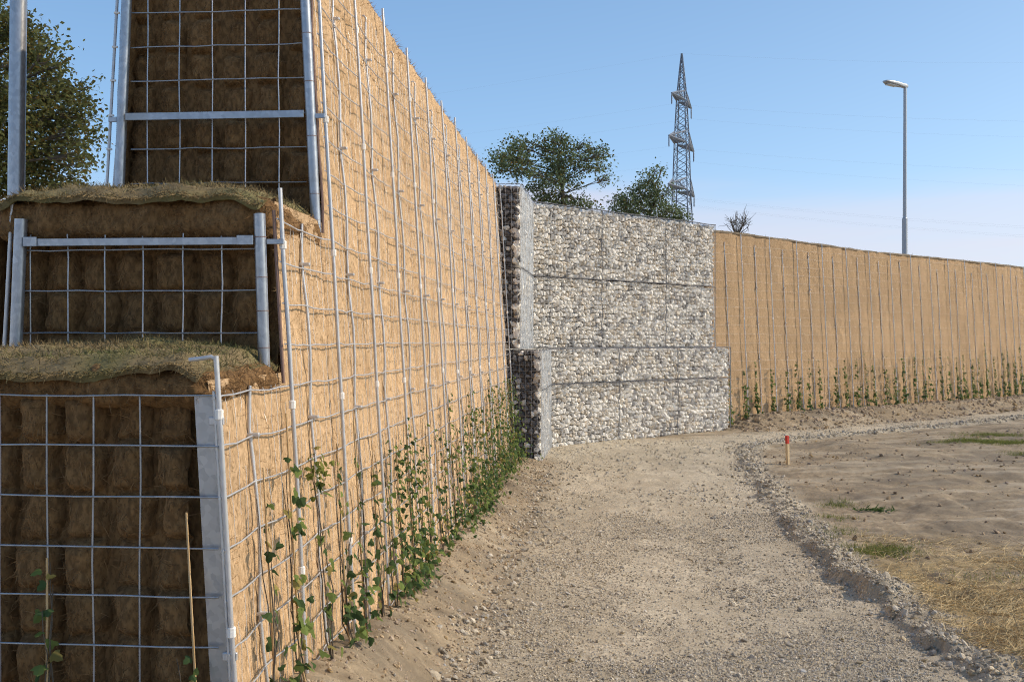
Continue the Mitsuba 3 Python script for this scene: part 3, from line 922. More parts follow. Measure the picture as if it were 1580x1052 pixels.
# upper end
d3 = 6.05
cols3 = np.array([across(u, d3, 2) for u in (184, 214, 266, 319, 372, 426, 466)])
rows3 = np.array([2.40, 2.607, 2.815, 3.018, 3.228, 3.43, 3.635, 3.84, 4.04])
add('end_mat', end_pads(2.03, 2.30, 4.24, cols3[1:-1], rows3, 9, -0.62, 0.62, 0.055), 'shaded_coir', left, smooth=True)
end_wires(2.0, cols3[1:-1], rows3, across(188, d3, 2), across(470, d3, 2), 2.3, 4.15)
end_post(1.96, across(170, d3, 2), 2.30, across(190, d3, 2), 4.2, 0.030, ())
end_post(1.96, across(488, d3, 2), 2.30, across(464, d3, 2), 4.2, 0.030, (0.12, 0.3, 0.47, 0.62, 0.74, 0.87))
flat_bar(1.935, across(186, d3, 2), across(470, d3, 2), 3.0, 0.044)
flat_bar(1.955, across(156, d3, 2), across(170, d3, 2), 2.99, 0.03)
flat_bar(1.955, across(484, d3, 2), half_width(3.0) + 0.01, 2.99, 0.028)
for sg in (1, -1):
    zz = np.linspace(2.3, 4.2, 12)
    add('edge_rod', tube(place(LEFT, 1.985 + rng.normal(0, 0.003, 12), sg * (half_width(zz) - 0.045) + rng.normal(0, 0.004, 12), zz), 0.008, 8), 'rusty_rod' if sg > 0 else 'galvanised', left, smooth=60)
    if sg < 0:
        add('rod', tube(place(LEFT, 1.985, -half_width(zz), zz), 0.0095, 8), 'galvanised', left, smooth=60)
        for z in rows3[1:-1]:
            b = place(LEFT, 1.97, -half_width(z) + 0.01, z)
            add('tie', obox(b, [0.016, 0, 0], [0, 0.006, 0], [0, 0, 0.005]), 'white_cap', left)
    for (sb, zb0, zb1) in ((2.06, 2.3, 4.24), (1.06, 1.4, 2.40), (0.06, -0.6, 1.5)) if sg < 0 else ():
        S = np.arange(sb, sb + 3.0 + 1e-6, 0.03); Zs = np.arange(zb0, zb1 + 1e-6, 0.03)
        SS, ZZ = np.meshgrid(S, Zs, indexing='ij')
        dd = (meshkit.fbm(np.stack([SS * 8, ZZ * 6, SS * 0 + 3], -1), 3, 61) - 0.5) * 0.05
        add('coir_mat', (place(LEFT, SS, -half_width(ZZ) + (-0.13 if sb == 1.06 else 0.055) + dd, ZZ).reshape(-1, 3), grid_faces(len(S), len(Zs), False)), 'shaded_coir', left, smooth=True)
b = place(LEFT, 1.0, -half_width(2.41), 2.41)
add('rod', tube([place(LEFT, 1.0, -half_width(z), z) for z in (1.4, 1.9, 2.40)] , 0.0105, 8), 'galvanised', left, smooth=60)

# the free-standing post at the far left
fp = thing('steel_post', 'tall galvanised steel tube standing at the left edge behind the grassy step', 'post')
pb = np.array([-3.31, 6.8, -0.4])
add('tube', tube([pb, pb + [0.0, 0, 1.2], pb + [0.012, 0, 2.6], pb + [0.05, 0, 5.6]], 0.053, 24), 'shaded_zinc', fp, smooth=50)
add('base_plate', obox(pb + [0, 0, 0.1], [0.12, 0, 0], [0, 0.12, 0], [0, 0, 0.012], 0.004), 'galvanised', fp)

# ------------------------------------------------------------------ the right barrier
rng = np.random.default_rng(15)
right = thing('coir_barrier', 'long tan coir noise barrier on the right running away behind the path', 'noise barrier')
R0, R1 = -3.4, 27.0


def right_top(s):
    return np.interp(s, [-4, 0, 5, 30], [4.27, 4.22, 4.07, 4.05]) + 0.0 * s


add('core', prism(RIGHT, R0, R1, -0.6, 3.96, 0.11, 40), 'shaded_coir', right)
fv, ff = coir_face(RIGHT, R0, R1, (-0.5, 3.98), 0.075, 0.06, 0.05, 33)
top_shift = np.interp(fv[:, 2], [3.0, 3.98], [0, 1])
S_grid = np.repeat(np.arange(R0, R1 + 1e-6, 0.06), len(np.arange(-0.5, 3.98 + 1e-6, 0.05)))
fv[:, 2] += top_shift * (right_top(S_grid) - 0.03 - 3.98)
add('coir_mat', (fv, ff), 'coir', right, smooth=True)
rc = top_cap(RIGHT, R0, R1, 0.0, 0.1, 44, 0.08, 16)
rc[0][:, 2] = rc[0][:, 2] * 0.55 + np.repeat(right_top(np.arange(R0, R1 + 1e-6, 0.08)), 16) - 0.07
add('crest', rc, 'weathered', right, smooth=True, label='weathered grey-brown crest of the right barrier')
rn_ = vnormals(*rc)
v, f = fibres(rc[0], rn_, 4000, 0.06, 0.005, rng, 0.2)
add('loose_fibre', (v, f), 'dry_stalk', right, color=fibre_tint(4000, rng, (0.30, 0.24, 0.165)), kind='stuff')
for z in WIRE_Z - 0.03:
    if -0.2 < z < 3.95:
        add('mesh_wire', mesh_wire(RIGHT, R0, R1, z, 0.0016, rng, 0.25), 'thin_wire', right, smooth=60)
for k in range(-2, 27):
    main_rod(RIGHT, k, -0.4, float(right_top(k)) - 0.06 + rng.normal(0, 0.015), right, 0.011, rng=rng, caps=k < 12)
    s = k + 0.5 + rng.normal(0, 0.02)
    anchor_rod(RIGHT, s, -0.4, float(right_top(s)) - 0.33 + rng.normal(0, 0.03), right, clips=k < 6, r=0.0095, hook=k < 8, rng=rng)

# ------------------------------------------------------------------ gabions
rng = np.random.default_rng(77)
A_l, B_l, C_l = np.array([0.48, 17.0]), np.array([0.725, 19.1]), np.array([4.9, 23.0])
B_u, C_u = np.array([0.389, 19.17]), np.array([4.57, 23.08])
sd = (B_l - A_l) / np.linalg.norm(B_l - A_l)
A_u = B_u - sd * 2.18
end_dir = np.array([-sd[1], sd[0]])


def stone_poly(poly, rng, depth):
    """One broken stone from a planar cell polygon (n,2): a convex, faceted lump standing out of the face."""
    c = poly.mean(0)
    k = rng.uniform(0.74, 0.95)
    front = c + (poly - c) * k * rng.uniform(0.40, 0.97, (len(poly), 1))
    midp = c + (poly - c) * k
    pts = [np.c_[midp, rng.uniform(-0.035, 0.0, len(poly))], np.c_[front, rng.uniform(0.005, 0.05, len(poly))], np.c_[c + (poly - c) * 0.6, np.full(len(poly), -depth)]]
    pts = np.vstack(pts)
    pts[:, 2] += (pts[:, :2] - c) @ rng.normal(0, 0.2, 2)
    try:
        h = ConvexHull(pts)
    except Exception:
        return None
    f = h.simplices.copy()
    n = h.equations[:, :3]
    a, b, cc = pts[f[:, 0]], pts[f[:, 1]], pts[f[:, 2]]
    flip = np.einsum('ij,ij->i', np.cross(b - a, cc - a), n) < 0
    f[flip] = f[flip][:, ::-1]
    used, inv = np.unique(f, return_inverse=True)
    return pts[used], inv.reshape(-1, 3)


def stone_face(p0, p1, z0, z1, rng, cell, shrink=0.0):
    """Stones filling the rectangle from p0 to p1 (plan points), z0 to z1. Returns a list of (world vertices, faces)."""
    L = np.linalg.norm(p1 - p0)
    d = (p1 - p0) / L
    nrm = np.array([d[1], -d[0]])
    H = z1 - z0
    pts = []
    nz = max(2, int(H / cell))
    for j in range(-1, nz + 1):
        m = max(2, int(L / cell))
        xs = (np.arange(-1, m + 1) + 0.5 + 0.5 * (j % 2)) * L / m
        pts.append(np.c_[xs + rng.normal(0, cell * 0.27, len(xs)), np.full(len(xs), (j + 0.5) * H / nz) + rng.normal(0, cell * 0.27, len(xs))])
    pts = np.vstack(pts)
    # leave some out so that their neighbours grow larger
    pts = pts[rng.random(len(pts)) > 0.10]
    vor = Voronoi(np.vstack([pts, [[-50, -50], [-50, 50], [50, -50], [50, 50]]]))
    out = []
    for i in range(len(pts)):
        reg = vor.regions[vor.point_region[i]]
        if -1 in reg or len(reg) < 3 or not (0.0 < pts[i, 0] < L and 0.0 < pts[i, 1] < H):
            continue
        poly = np.clip(vor.vertices[reg], [0.005, 0.008], [L - 0.005, H - 0.008])
        if np.ptp(poly[:, 0]) < 0.02 or np.ptp(poly[:, 1]) < 0.02:
            continue
        st = stone_poly(poly, rng, 0.07)
        if st is None:
            continue
        v = st[0]
        w = np.c_[p0 + v[:, :1] * d + (v[:, 2:] - 0.05) * nrm, z0 + v[:, 1]]
        out.append((w, st[1], poly))
    return out


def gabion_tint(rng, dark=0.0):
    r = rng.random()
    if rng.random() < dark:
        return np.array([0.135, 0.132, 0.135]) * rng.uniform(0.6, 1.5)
    b = rng.uniform(0.8, 1.15)
    if r < 0.13:
        return np.array([0.40, 0.385, 0.365]) * b
    if r < 0.30:
        return np.array([0.60, 0.54, 0.45]) * b
    return np.array([0.76, 0.735, 0.68]) * b


def gabion(label, A, B, C, z0, z1, seams, lid, end_width):
    key = thing('gabion', label, 'gabion', 'courses of the stone filled gabion wall')
    E = A + end_dir * end_width
    lumps = []
    for (p0, p1, cell) in ((B, C, 0.081), (A, B, 0.14), (E, A, 0.085)):
        lumps += [(w, f, np.ptp(po[:, 0]) * np.ptp(po[:, 1]) * (0 if cell == 0.14 else 1), cell) for (w, f, po) in stone_face(p0, p1, z0, z1, rng, cell)]
    order = np.argsort([-x[2] for x in lumps])
    rest = Mesh()
    for rank, i in enumerate(order):
        w, f, _, cell = lumps[i]
        col = np.broadcast_to(gabion_tint(rng, 0.72 if cell == 0.085 else 0.0), (len(w), 3))  # end-face stones mostly dark: shade of that side put into their colour
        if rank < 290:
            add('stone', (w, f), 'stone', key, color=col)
        else:
            rest.put((w, f), col)
    add('stone_fill', rest.get(), 'stone', key, color=rest.col(), kind='stuff')
    # the packed inside of the basket, behind the face stones
    back = np.array([-(C - B)[1], (C - B)[0]]) / np.linalg.norm(C - B) * 0.5
    ins = lambda P0, dx: P0 + dx
    n_f = np.array([(C - B)[1], -(C - B)[0]]) / np.linalg.norm(C - B)
    n_s = np.array([sd[1], -sd[0]])
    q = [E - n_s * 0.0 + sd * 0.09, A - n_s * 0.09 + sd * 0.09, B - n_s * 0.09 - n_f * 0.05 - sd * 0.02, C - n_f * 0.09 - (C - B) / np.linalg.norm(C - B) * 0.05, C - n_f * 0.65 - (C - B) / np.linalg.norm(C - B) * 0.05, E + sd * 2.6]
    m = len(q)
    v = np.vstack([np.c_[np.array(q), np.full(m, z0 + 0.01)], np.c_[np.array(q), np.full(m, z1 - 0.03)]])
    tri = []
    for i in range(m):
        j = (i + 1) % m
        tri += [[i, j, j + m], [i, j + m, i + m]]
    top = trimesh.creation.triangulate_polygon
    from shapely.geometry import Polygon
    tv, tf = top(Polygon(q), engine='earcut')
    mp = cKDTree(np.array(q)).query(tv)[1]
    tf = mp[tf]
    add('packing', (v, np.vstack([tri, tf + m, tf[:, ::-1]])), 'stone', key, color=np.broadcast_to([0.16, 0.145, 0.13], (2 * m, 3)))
    # wire mesh, edge and seam wires
    wm = Mesh()
    for (P0, P1, pitch, pz) in ((B, C, 0.10, 0.10), (A, B, 0.035, 0.10), (E, A, 0.10, 0.10)):
        L = np.linalg.norm(P1 - P0)
        d = (P1 - P0) / L
        nr = np.array([d[1], -d[0]])
        o = nr * 0.006
        rad = 0.0017 if pitch == 0.10 else 0.0031
        for t in np.arange(0, L + 1e-6, pitch):
            zz = np.linspace(z0, z1, 5)
            b_ = (P0 + d * t + o)[None] + nr[None] * rng.normal(0, 0.006 if pitch < 0.05 else 0.002, (5, 1))
            wm.put(tube(np.c_[b_, zz], rad, 4, False))
        for z in np.arange(z0 + 0.02, z1, pz):
            tt = np.linspace(0, L, 6)
            wm.put(tube(np.c_[P0 + d * tt[:, None] + o * 1.3, np.full(6, z) + rng.normal(0, 0.003, 6)], rad, 4, False))
    if lid:
        for t in np.arange(0, 1.0001, 0.02):
            a0, b0 = B + (C - B) * t, B + (C - B) * t - n_f * 0.6
            wm.put(tube([[*a0, z1], [*((a0 + b0) / 2), z1 + 0.01], [*b0, z1]], 0.0024, 4, False))
    add('wire_mesh', wm.get(), 'gabion_wire', key, kind='stuff')
    for (P0, P1) in ((B, C), (A, B), (E, A)):
        d = (P1 - P0) / np.linalg.norm(P1 - P0)
        nr = np.array([d[1], -d[0]])
        tt = np.linspace(0, np.linalg.norm(P1 - P0), 24)
        add('edge_wire', tube(np.c_[P0 + d * tt[:, None] + nr * 0.022, np.full(24, z1 - 0.004) + rng.normal(0, 0.006, 24)], 0.010 if P0 is B else 0.006, 6), 'gabion_seam', key, smooth=60)
    for t in seams:
        b_ = B + (C - B) * t + n_f * 0.018
        zz = np.linspace(z0, z1, 12)
        add('seam_wire', tube(np.c_[b_[0] + rng.normal(0, 0.008, 12), b_[1] + rng.normal(0, 0.008, 12), zz], 0.008, 6), 'gabion_seam', key, smooth=60)
    add('corner_wire', tube([[*(C + n_f * 0.01), z0], [*(C + n_f * 0.01), z1]], 0.008, 6), 'gabion_seam', key, smooth=60)
    return key


gabion('lowest course of the pale stone gabion, standing on the gravel path', A_l, B_l, C_l, -0.50, 0.845, (0.335, 0.665), False, 0.75)
gabion('second course of the pale stone gabion from the ground, the narrow one', A_l, B_l, C_l, 0.848, 1.52, (0.335, 0.665), True, 0.75)
gabion('third course of the pale stone gabion, set back above the ledge', A_u, B_u, C_u, 1.523, 2.88, (0.335, 0.69), False, 0.55)
gabion('topmost course of the pale stone gabion, below the trees', A_u, B_u, C_u, 2.883, 4.27, (0.335, 0.69), True, 0.55)


# ------------------------------------------------------------------ climbing plants on canes
LEAF = np.array([(0, 0), (0.36, 0.02), (0.58, 0.30), (0.33, 0.42), (0.30, 0.72), (0.0, 1.0), (-0.30, 0.72), (-0.33, 0.42), (-0.58, 0.30), (-0.36, 0.02)], float)


def ivy_leaves(pos, out, size, rng):
    """Lobed leaves (a fan of ten triangles with a folded midrib) hanging at pos, facing roughly along out."""
    n = len(pos)
    nrm = out[None] * 0.9 + rng.normal(0, 0.55, (n, 3))
    nrm[:, 2] += 0.35
    nrm /= np.linalg.norm(nrm, axis=1, keepdims=True)
    down = np.array([0, 0, -1.0])[None] + rng.normal(0, 0.55, (n, 3))
    down -= (down * nrm).sum(1, keepdims=True) * nrm
    down /= np.linalg.norm(down, axis=1, keepdims=True)
    side = np.cross(nrm, down)
    s = np.broadcast_to(size, (n,))[:, None, None]
    x, y = LEAF[None, :, :1], LEAF[None, :, 1:]
    fold = -np.abs(x) * 0.35 + 0.12 * y * (1 - y)
    v = pos[:, None] + s * (x * side[:, None] + y * down[:, None] + fold * nrm[:, None])
    c = pos[:, None] + s * (0.42 * down[:, None] + 0.05 * nrm[:, None])
    v = np.concatenate([c, v], 1)
    k = np.arange(10)
    tri = np.stack([k * 0, 1 + k, 1 + (k + 1) % 10], 1)
    f = (tri[None] + (np.arange(n) * 11)[:, None, None]).reshape(-1, 3)
    return v.reshape(-1, 3), f


def leaf_tint(n, rng):
    k = rng.random((n, 1))
    base = np.where(k < 0.55, np.array([[0.066, 0.108, 0.046]]), np.where(k < 0.92, np.array([[0.14, 0.19, 0.06]]), np.array([[0.24, 0.21, 0.075]])))
    return base * rng.uniform(0.85, 1.6, (n, 1))


def ivy(wall, s, height, spread, count, label, group, rng, individual, cane, face_end=None, size=(0.028, 0.055), lean=0.0, foot=None, low_bush=0.0):
    key = thing('ivy_plant', label, 'ivy', group)
    if face_end is None:
        P, h = arc(s, *wall)
        out = np.array([math.cos(h), -math.sin(h), 0.0])
        tan = np.array([math.sin(h), math.cos(h), 0.0])
        base = place(wall, s, half_width(0) + 0.05, 0)
        base[2] = ground_z(base[0], base[1])[0] - 0.02
        climb = lambda z: place(wall, s + lean * (z - base[2]), half_width(z) + 0.028, z)
    else:
        out, tan = np.array([0, -1.0, 0]), np.array([1.0, 0, 0])
        base = place(wall, -0.06, face_end, -0.15)
        climb = lambda z: place(wall, -0.03, face_end + lean * (z - base[2]), z)
    top = base[2] + height
    if cane:
        zc = base[2] + height * cane
        pts = [base, climb(base[2] + 0.12), climb((base[2] + zc) / 2), climb(zc)]
        add('cane', tube(pts, [0.006, 0.006, 0.0055, 0.0045], 7), 'cane', key, smooth=60)
    nst = 2 if not individual else 3
    for k in range(nst):
        zz = np.linspace(base[2], top * (1 - 0.12 * k) - 0.0, 9)
        p = np.array([climb(z) for z in zz]) + np.cumsum(rng.normal(0, 0.010, (9, 3)) * [1, 1, 0], 0) + tan * rng.normal(0, 0.008)
        p[0] = base + tan * rng.normal(0, 0.02)
        add('stem', tube(p, np.linspace(0.0045, 0.0018, 9), 5), 'bark', key, smooth=60)
    t = rng.beta(0.9, 1.25, count)
    if low_bush:
        t = np.where(rng.random(count) < low_bush, rng.random(count) * 0.35, t)
    zz = base[2] + 0.03 + t * (height - 0.02)
    pos = np.array([climb(z) for z in zz])
    wdt = spread * (1.25 - 0.85 * t)[:, None]
    pos = pos + tan * rng.normal(0, 1, (count, 1)) * wdt * 0.6 + out * np.abs(rng.normal(0, 1, (count, 1))) * wdt * 0.55
    sz = rng.uniform(*size, count) * (1.1 - 0.4 * t)
    col = leaf_tint(count, rng)
    v, f = ivy_leaves(pos, out, sz, rng)
    if individual:
        for i in range(count):
            add('leaf', (v[i * 11:i * 11 + 11], f[i * 10:i * 10 + 10] - i * 11), 'foliage', key, color=np.repeat(col[i:i + 1], 11, 0))
    else:
        add('foliage', (v, f), 'foliage', key, color=np.repeat(col, 11, 0), kind='stuff')
    return key


rng = np.random.default_rng(31)
near_plants = [  # s, height, spread, leaves, cane share, label
    (0.42, 0.95, 0.060, 26, 1.15, 'thin ivy on a bare cane nearest the steel corner post'),
    (0.80, 1.10, 0.075, 52, 1.18, 'second ivy from the corner, tall with a dark leafy stem'),
    (1.30, 1.28, 0.060, 22, 0.0, 'sparse ivy with one bushy tuft of leaves high on the mesh'),
    (1.72, 1.15, 0.10, 56, 1.0, 'ivy bushy at the foot where the soil bank begins'),
    (2.15, 1.25, 0.06, 30, 1.05, 'slender ivy climbing between two rods past the bushy foot'),
    (2.62, 1.20, 0.065, 38, 0.9, 'thin ivy just before the dense ivy clump')]
for (s, hgt, sp, cnt, cane, lab) in near_plants:
    one = ivy(LEFT, s, hgt, sp, cnt, lab, None, rng, True, cane, size=(0.038, 0.074), low_bush=0.35 if 'foot' in lab else 0.1)
    if 'tuft' in lab:
        P, h = arc(s, *LEFT)
        pos = place(LEFT, s, half_width(1.0) + 0.03, 0.98) + rng.normal(0, 1, (46, 3)) * [0.03, 0.07, 0.055]
        v, f = ivy_leaves(pos, np.array([math.cos(h), -math.sin(h), 0.0]), rng.uniform(0.018, 0.04, 46), rng)
        add('tuft', (v, f), 'foliage', one, color=np.repeat(np.array([[0.19, 0.215, 0.06]]) * rng.uniform(0.6, 1.4, (46, 1)), 11, 0), kind='stuff', label='bushy tuft of small leaves')
more = [(3.05, 1.15, 0.10, 110), (3.40, 1.35, 0.14, 190), (3.85, 1.35, 0.13, 190), (4.25, 1.15, 0.13, 170), (4.7, 1.20, 0.08, 60), (5.2, 1.35, 0.10, 110), (5.65, 1.25, 0.12, 150), (6.1, 1.45, 0.12, 160),
        (6.6, 1.35, 0.13, 170), (7.1, 1.5, 0.12, 160), (7.6, 1.4, 0.13, 170), (8.1, 1.55, 0.13, 160), (8.6, 1.35, 0.12, 150), (9.1, 1.55, 0.13, 160), (9.6, 1.5, 0.13, 170), (10.1, 1.45, 0.13, 160),
        (10.6, 1.6, 0.14, 180), (11.1, 1.5, 0.14, 170), (11.6, 1.65, 0.16, 190), (12.1, 1.55, 0.17, 200), (12.6, 1.45, 0.19, 220)]
for i, (s, hgt, sp, cnt) in enumerate(more):
    lab = 'leafy ivy in the dense row at the foot of the left coir barrier'
    if i == 1:
        lab = 'densest ivy clump of the left barrier, first of the bushy row'
    if i == len(more) - 1:
        lab = 'last ivy of the left row, touching the dark gabion end'
    ivy(LEFT, s, hgt * rng.uniform(0.75, 1.08), sp * (1.1 if s > 7 else 0.9), int(cnt * (1.0 if 3.3 < s < 4.5 else (1.05 if s > 7 else 0.55)) * rng.uniform(0.75, 1.1)), lab, None if i in (1, len(more) - 1) else 'ivy in the dense row on the left barrier', rng, False, 0.95 if i % 3 else 0.0, size=(0.03, 0.060), low_bush=0.12)
ivy(LEFT, 0, 0.92, 0.050, 24, 'ivy with few leaves on the shaded end mesh', None, rng, True, 1.02, face_end=across(60, 4.05, 0), size=(0.04, 0.075))
ivy(LEFT, 0, 0.55, 0.085, 34, 'ivy low at the steel channel on a leaning bare cane', None, rng, True, 2.05, face_end=across(309, 4.05, 0), size=(0.035, 0.065), lean=-0.055)
for k in range(36):
    s = -0.55 + 0.46 * k + rng.normal(0, 0.06)
    ivy(RIGHT, s, rng.uniform(0.85, 1.35) + 0.012 * k, rng.uniform(0.05, 0.10), int(rng.uniform(34, 80)), 'slim young ivy in the row along the foot of the right coir barrier',
        'young ivy along the right barrier', rng, False, 0.9 if k % 2 else 0.0, size=(0.045, 0.085), low_bush=0.2)

# ------------------------------------------------------------------ survey stake
sx, sy = 4.45, 16.5
sz = ground_z(sx, sy)[0]
st = thing('survey_stake', 'short wooden survey stake with a red painted top beside the gravel bank', 'stake')
tilt = np.array([-0.03, 0.0, 1.0])
a0 = np.array([sx, sy, sz - 0.15])
cs, sn = math.cos(0.5), math.sin(0.5)
ux, uy = np.array([cs, sn, 0]) * 0.024, np.array([-sn, cs, 0]) * 0.024
add('shaft', obox(a0 + tilt * 0.24, ux, uy, tilt * 0.24, 0.004), 'stake_wood', st)
add('red_tip', obox(a0 + tilt * 0.545, ux * 1.03, uy * 1.03, tilt * 0.065, 0.005), 'red_paint', st)

# ------------------------------------------------------------------ street lamp behind the right barrier
lx, ly = (1396 - 790) / 1580 * 33.0, 33.0
zt = EYE + (526 - 131) / 1580 * 33
lamp = thing('street_lamp', 'grey street lamp with a single flat head rising above the right barrier', 'street lamp')
zk = EYE + (526 - 336) / 1580 * 33
add('pole', tube([[lx, ly, zk], [lx, ly, zk + 0.05], [lx + 0.01, ly, zt]], [0.062, 0.058, 0.052], 16), 'lamp_metal', lamp, smooth=50)
add('lower_pole', tube([[lx, ly, -0.5], [lx, ly, zk - 0.04], [lx, ly, zk]], [0.085, 0.085, 0.064], 16), 'lamp_metal', lamp, smooth=30)
hd = np.array([-0.80, -0.42, 0.045]); hd /= np.linalg.norm(hd)
hs = np.cross(hd, [0, 0, 1.0]); hs /= np.linalg.norm(hs)
hu = np.cross(hs, hd)
o = np.array([lx, ly, zt - 0.04])
secs = []
for (t, w, up, dn) in ((-0.12, 0.04, 0.07, 0.05), (0.0, 0.065, 0.095, 0.09), (0.15, 0.075, 0.085, 0.085), (0.40, 0.13, 0.085, 0.095), (0.75, 0.14, 0.065, 0.085), (0.90, 0.09, 0.045, 0.02)):
    ring = []
    for ang in np.linspace(0, 2 * np.pi, 16, endpoint=False):
        c, s_ = math.cos(ang), math.sin(ang)
        ring.append(o + hd * t + hs * w * math.copysign(abs(c) ** 0.35, c) + hu * ((up * 0.7 if s_ > 0 else dn * 0.8) * math.copysign(abs(s_) ** 0.7, s_)))
    secs.append(ring)
secs = np.array(secs)
hv, hf = secs.reshape(-1, 3), []
for i in range(5):
    for j in range(16):
        hf.append([i * 16 + j, i * 16 + (j + 1) % 16, i * 16 + 16 + (j + 1) % 16, i * 16 + 16 + j])
hf = np.array(hf)
n0 = len(hv)
hv = np.vstack([hv, secs[0].mean(0), secs[-1].mean(0)])
tri = np.vstack([hf[:, [0, 1, 2]], hf[:, [0, 2, 3]]] + [np.array([[n0, (j + 1) % 16, j], [n0 + 1, 80 + j, 80 + (j + 1) % 16]]) for j in range(16)])
add('lamp_head', (hv, tri), 'lamp_metal', lamp, smooth=40)
gl = o + hd * 0.58 - hu * 0.074
add('diffuser', obox(gl, hd * 0.20, hs * 0.10, hu * 0.012, 0.004), 'lamp_glass', lamp)


# ------------------------------------------------------------------ trees
def at(u, v, Y):
    return np.array([(u - 790) / 1580 * Y, Y, EYE + (526 - v) / 1580 * Y])


def tree(name, label, base, clumps, leaf, density, tint, rng, limb=0.06, trunk_r=0.22, fork=None, autumn=0.1, cat='tree'):
    """clumps: list of (centre, radius). A forked trunk with a limb to every clump; leaves gather in small sprays."""
    key = thing(name, label, cat)
    C = np.array([c for c, r in clumps]); R = np.array([r for c, r in clumps])
    base = np.asarray(base, float)
    fork = np.asarray(fork, float)
    wood = Mesh()
    tp = [base + (fork - base) * t + rng.normal(0, 0.05, 3) * [1, 1, 0] * (0 < t < 1) for t in np.linspace(0, 1, 7)]
    hi = C[np.argmax(C[:, 2])]
    ax = [fork + (hi - fork) * t + rng.normal(0, 0.10, 3) * (0 < t < 1) for t in np.linspace(0, 1, 7)]
    spine = np.array(tp + ax[1:])
    add('trunk', tube(spine, np.linspace(trunk_r, 0.03, len(spine)), 10), 'bark', key, smooth=60)
    for c, r in clumps:
        cand = np.where((spine[:, 2] < c[2] - 0.3) & (spine[:, 2] >= fork[2] * 0.85 + base[2] * 0.15))[0]
        i = cand[np.argmin(np.linalg.norm(spine[cand] - c, axis=1) + 0.25 * (c[2] - spine[cand, 2]))] if len(cand) else 6
        a = spine[i]
        m = (a + c) / 2 + rng.normal(0, 0.12, 3) * np.linalg.norm(c - a) * [1, 1, 0.4] + [0, 0, 0.06 * np.linalg.norm(c - a)]
        tt = np.linspace(0, 1, 8)[:, None]
        p = (1 - tt) ** 2 * a + 2 * tt * (1 - tt) * m + tt ** 2 * c
        wood.put(tube(p, np.linspace(limb, 0.012, 8), 6))
        for _ in range(6):
            e = c + rng.normal(0, 0.6, 3) * r
            wood.put(tube([p[5], (p[5] + e) / 2 + rng.normal(0, 0.05, 3), e], [0.018, 0.012, 0.006], 4, False))
    add('limbs', wood.get(), 'bark', key, smooth=60)
    P, N = [], []
    for c, r in clumps:
        k = max(6, int(density * r * r))
        # sprays: small groups of leaves strung along twigs
        q = rng.normal(0, 1, (k, 3)); q /= np.linalg.norm(q, axis=1, keepdims=True)
        q = q * rng.random((k, 1)) ** 0.45 * r * [1.05, 1.05, 0.95]
        per = 9
        tw = rng.normal(0, 1, (k, 3)) * [1, 1, 0.35]; tw /= np.linalg.norm(tw, axis=1, keepdims=True)
        tt = rng.random((k, per, 1)) * leaf * 5.0
        pts = (c + q)[:, None] + tw[:, None] * tt + rng.normal(0, leaf * 0.75, (k, per, 3)) - np.array([0, 0, 1.0]) * tt ** 2 * 0.4
        P.append(pts.reshape(-1, 3))
    P = np.vstack(P)
    n = len(P)
    nrm = rng.normal(0, 1, (n, 3)); nrm[:, 2] = np.abs(nrm[:, 2]) + 0.4
    nrm /= np.linalg.norm(nrm, axis=1, keepdims=True)
    d = rng.normal(0, 1, (n, 3)); d -= (d * nrm).sum(1, keepdims=True) * nrm
    d /= np.linalg.norm(d, axis=1, keepdims=True)
    s_ = np.cross(nrm, d)
    L = (leaf * rng.uniform(0.7, 1.3, n))[:, None]
    v = np.stack([P, P + d * L * 0.5 + s_ * L * 0.3, P + d * L, P + d * L * 0.5 - s_ * L * 0.3], 1).reshape(-1, 3)
    f = (np.array([[0, 1, 2], [0, 2, 3]])[None] + (np.arange(n) * 4)[:, None, None]).reshape(-1, 3)
    col = np.array([tint]) * rng.uniform(0.65, 1.35, (n, 1))
    au = rng.random((n, 1)) < autumn
    col = np.where(au, np.array([[0.16, 0.115, 0.035]]) * rng.uniform(0.7, 1.2, (n, 1)), col)
    add('crown', (v, f), 'foliage', key, color=np.repeat(col, 4, 0), kind='stuff')
    return key


rng = np.random.default_rng(99)
Y = 24.0
cl = []
for (u, v, r) in ((-15, 18, 30), (20, 40, 32), (48, 62, 26), (58, 95, 26), (74, 70, 14), (30, 100, 36), (72, 118, 18), (88, 104, 10), (20, 150, 38), (62, 152, 28), (95, 140, 22), (118, 150, 20), (136, 134, 10),
                  (128, 172, 18), (100, 180, 26), (62, 195, 34), (20, 205, 36), (128, 205, 20), (100, 225, 28), (130, 240, 18), (60, 245, 34), (15, 250, 34), (-30, 70, 40), (-40, 130, 44), (-40, 200, 44),
                  (-90, 60, 48), (-100, 140, 50), (-95, 220, 50), (-160, 110, 50), (-160, 200, 50), (40, 290, 40), (100, 285, 36), (-30, 270, 44), (-60, 0, 34)):
    cl.append((at(u, v, Y + rng.normal(0, 1.1)), r * Y / 1580))
tree('broadleaf_tree', 'dark olive broadleaf tree at the left edge behind the steel post', at(-40, 560, Y) * [1, 1, 0] + [0, 0, -0.4], cl, 0.11, 430, (0.14, 0.15, 0.06), rng,
     fork=at(-40, 330, Y), trunk_r=0.3, autumn=0.15)
Y = 46.0
cl = []
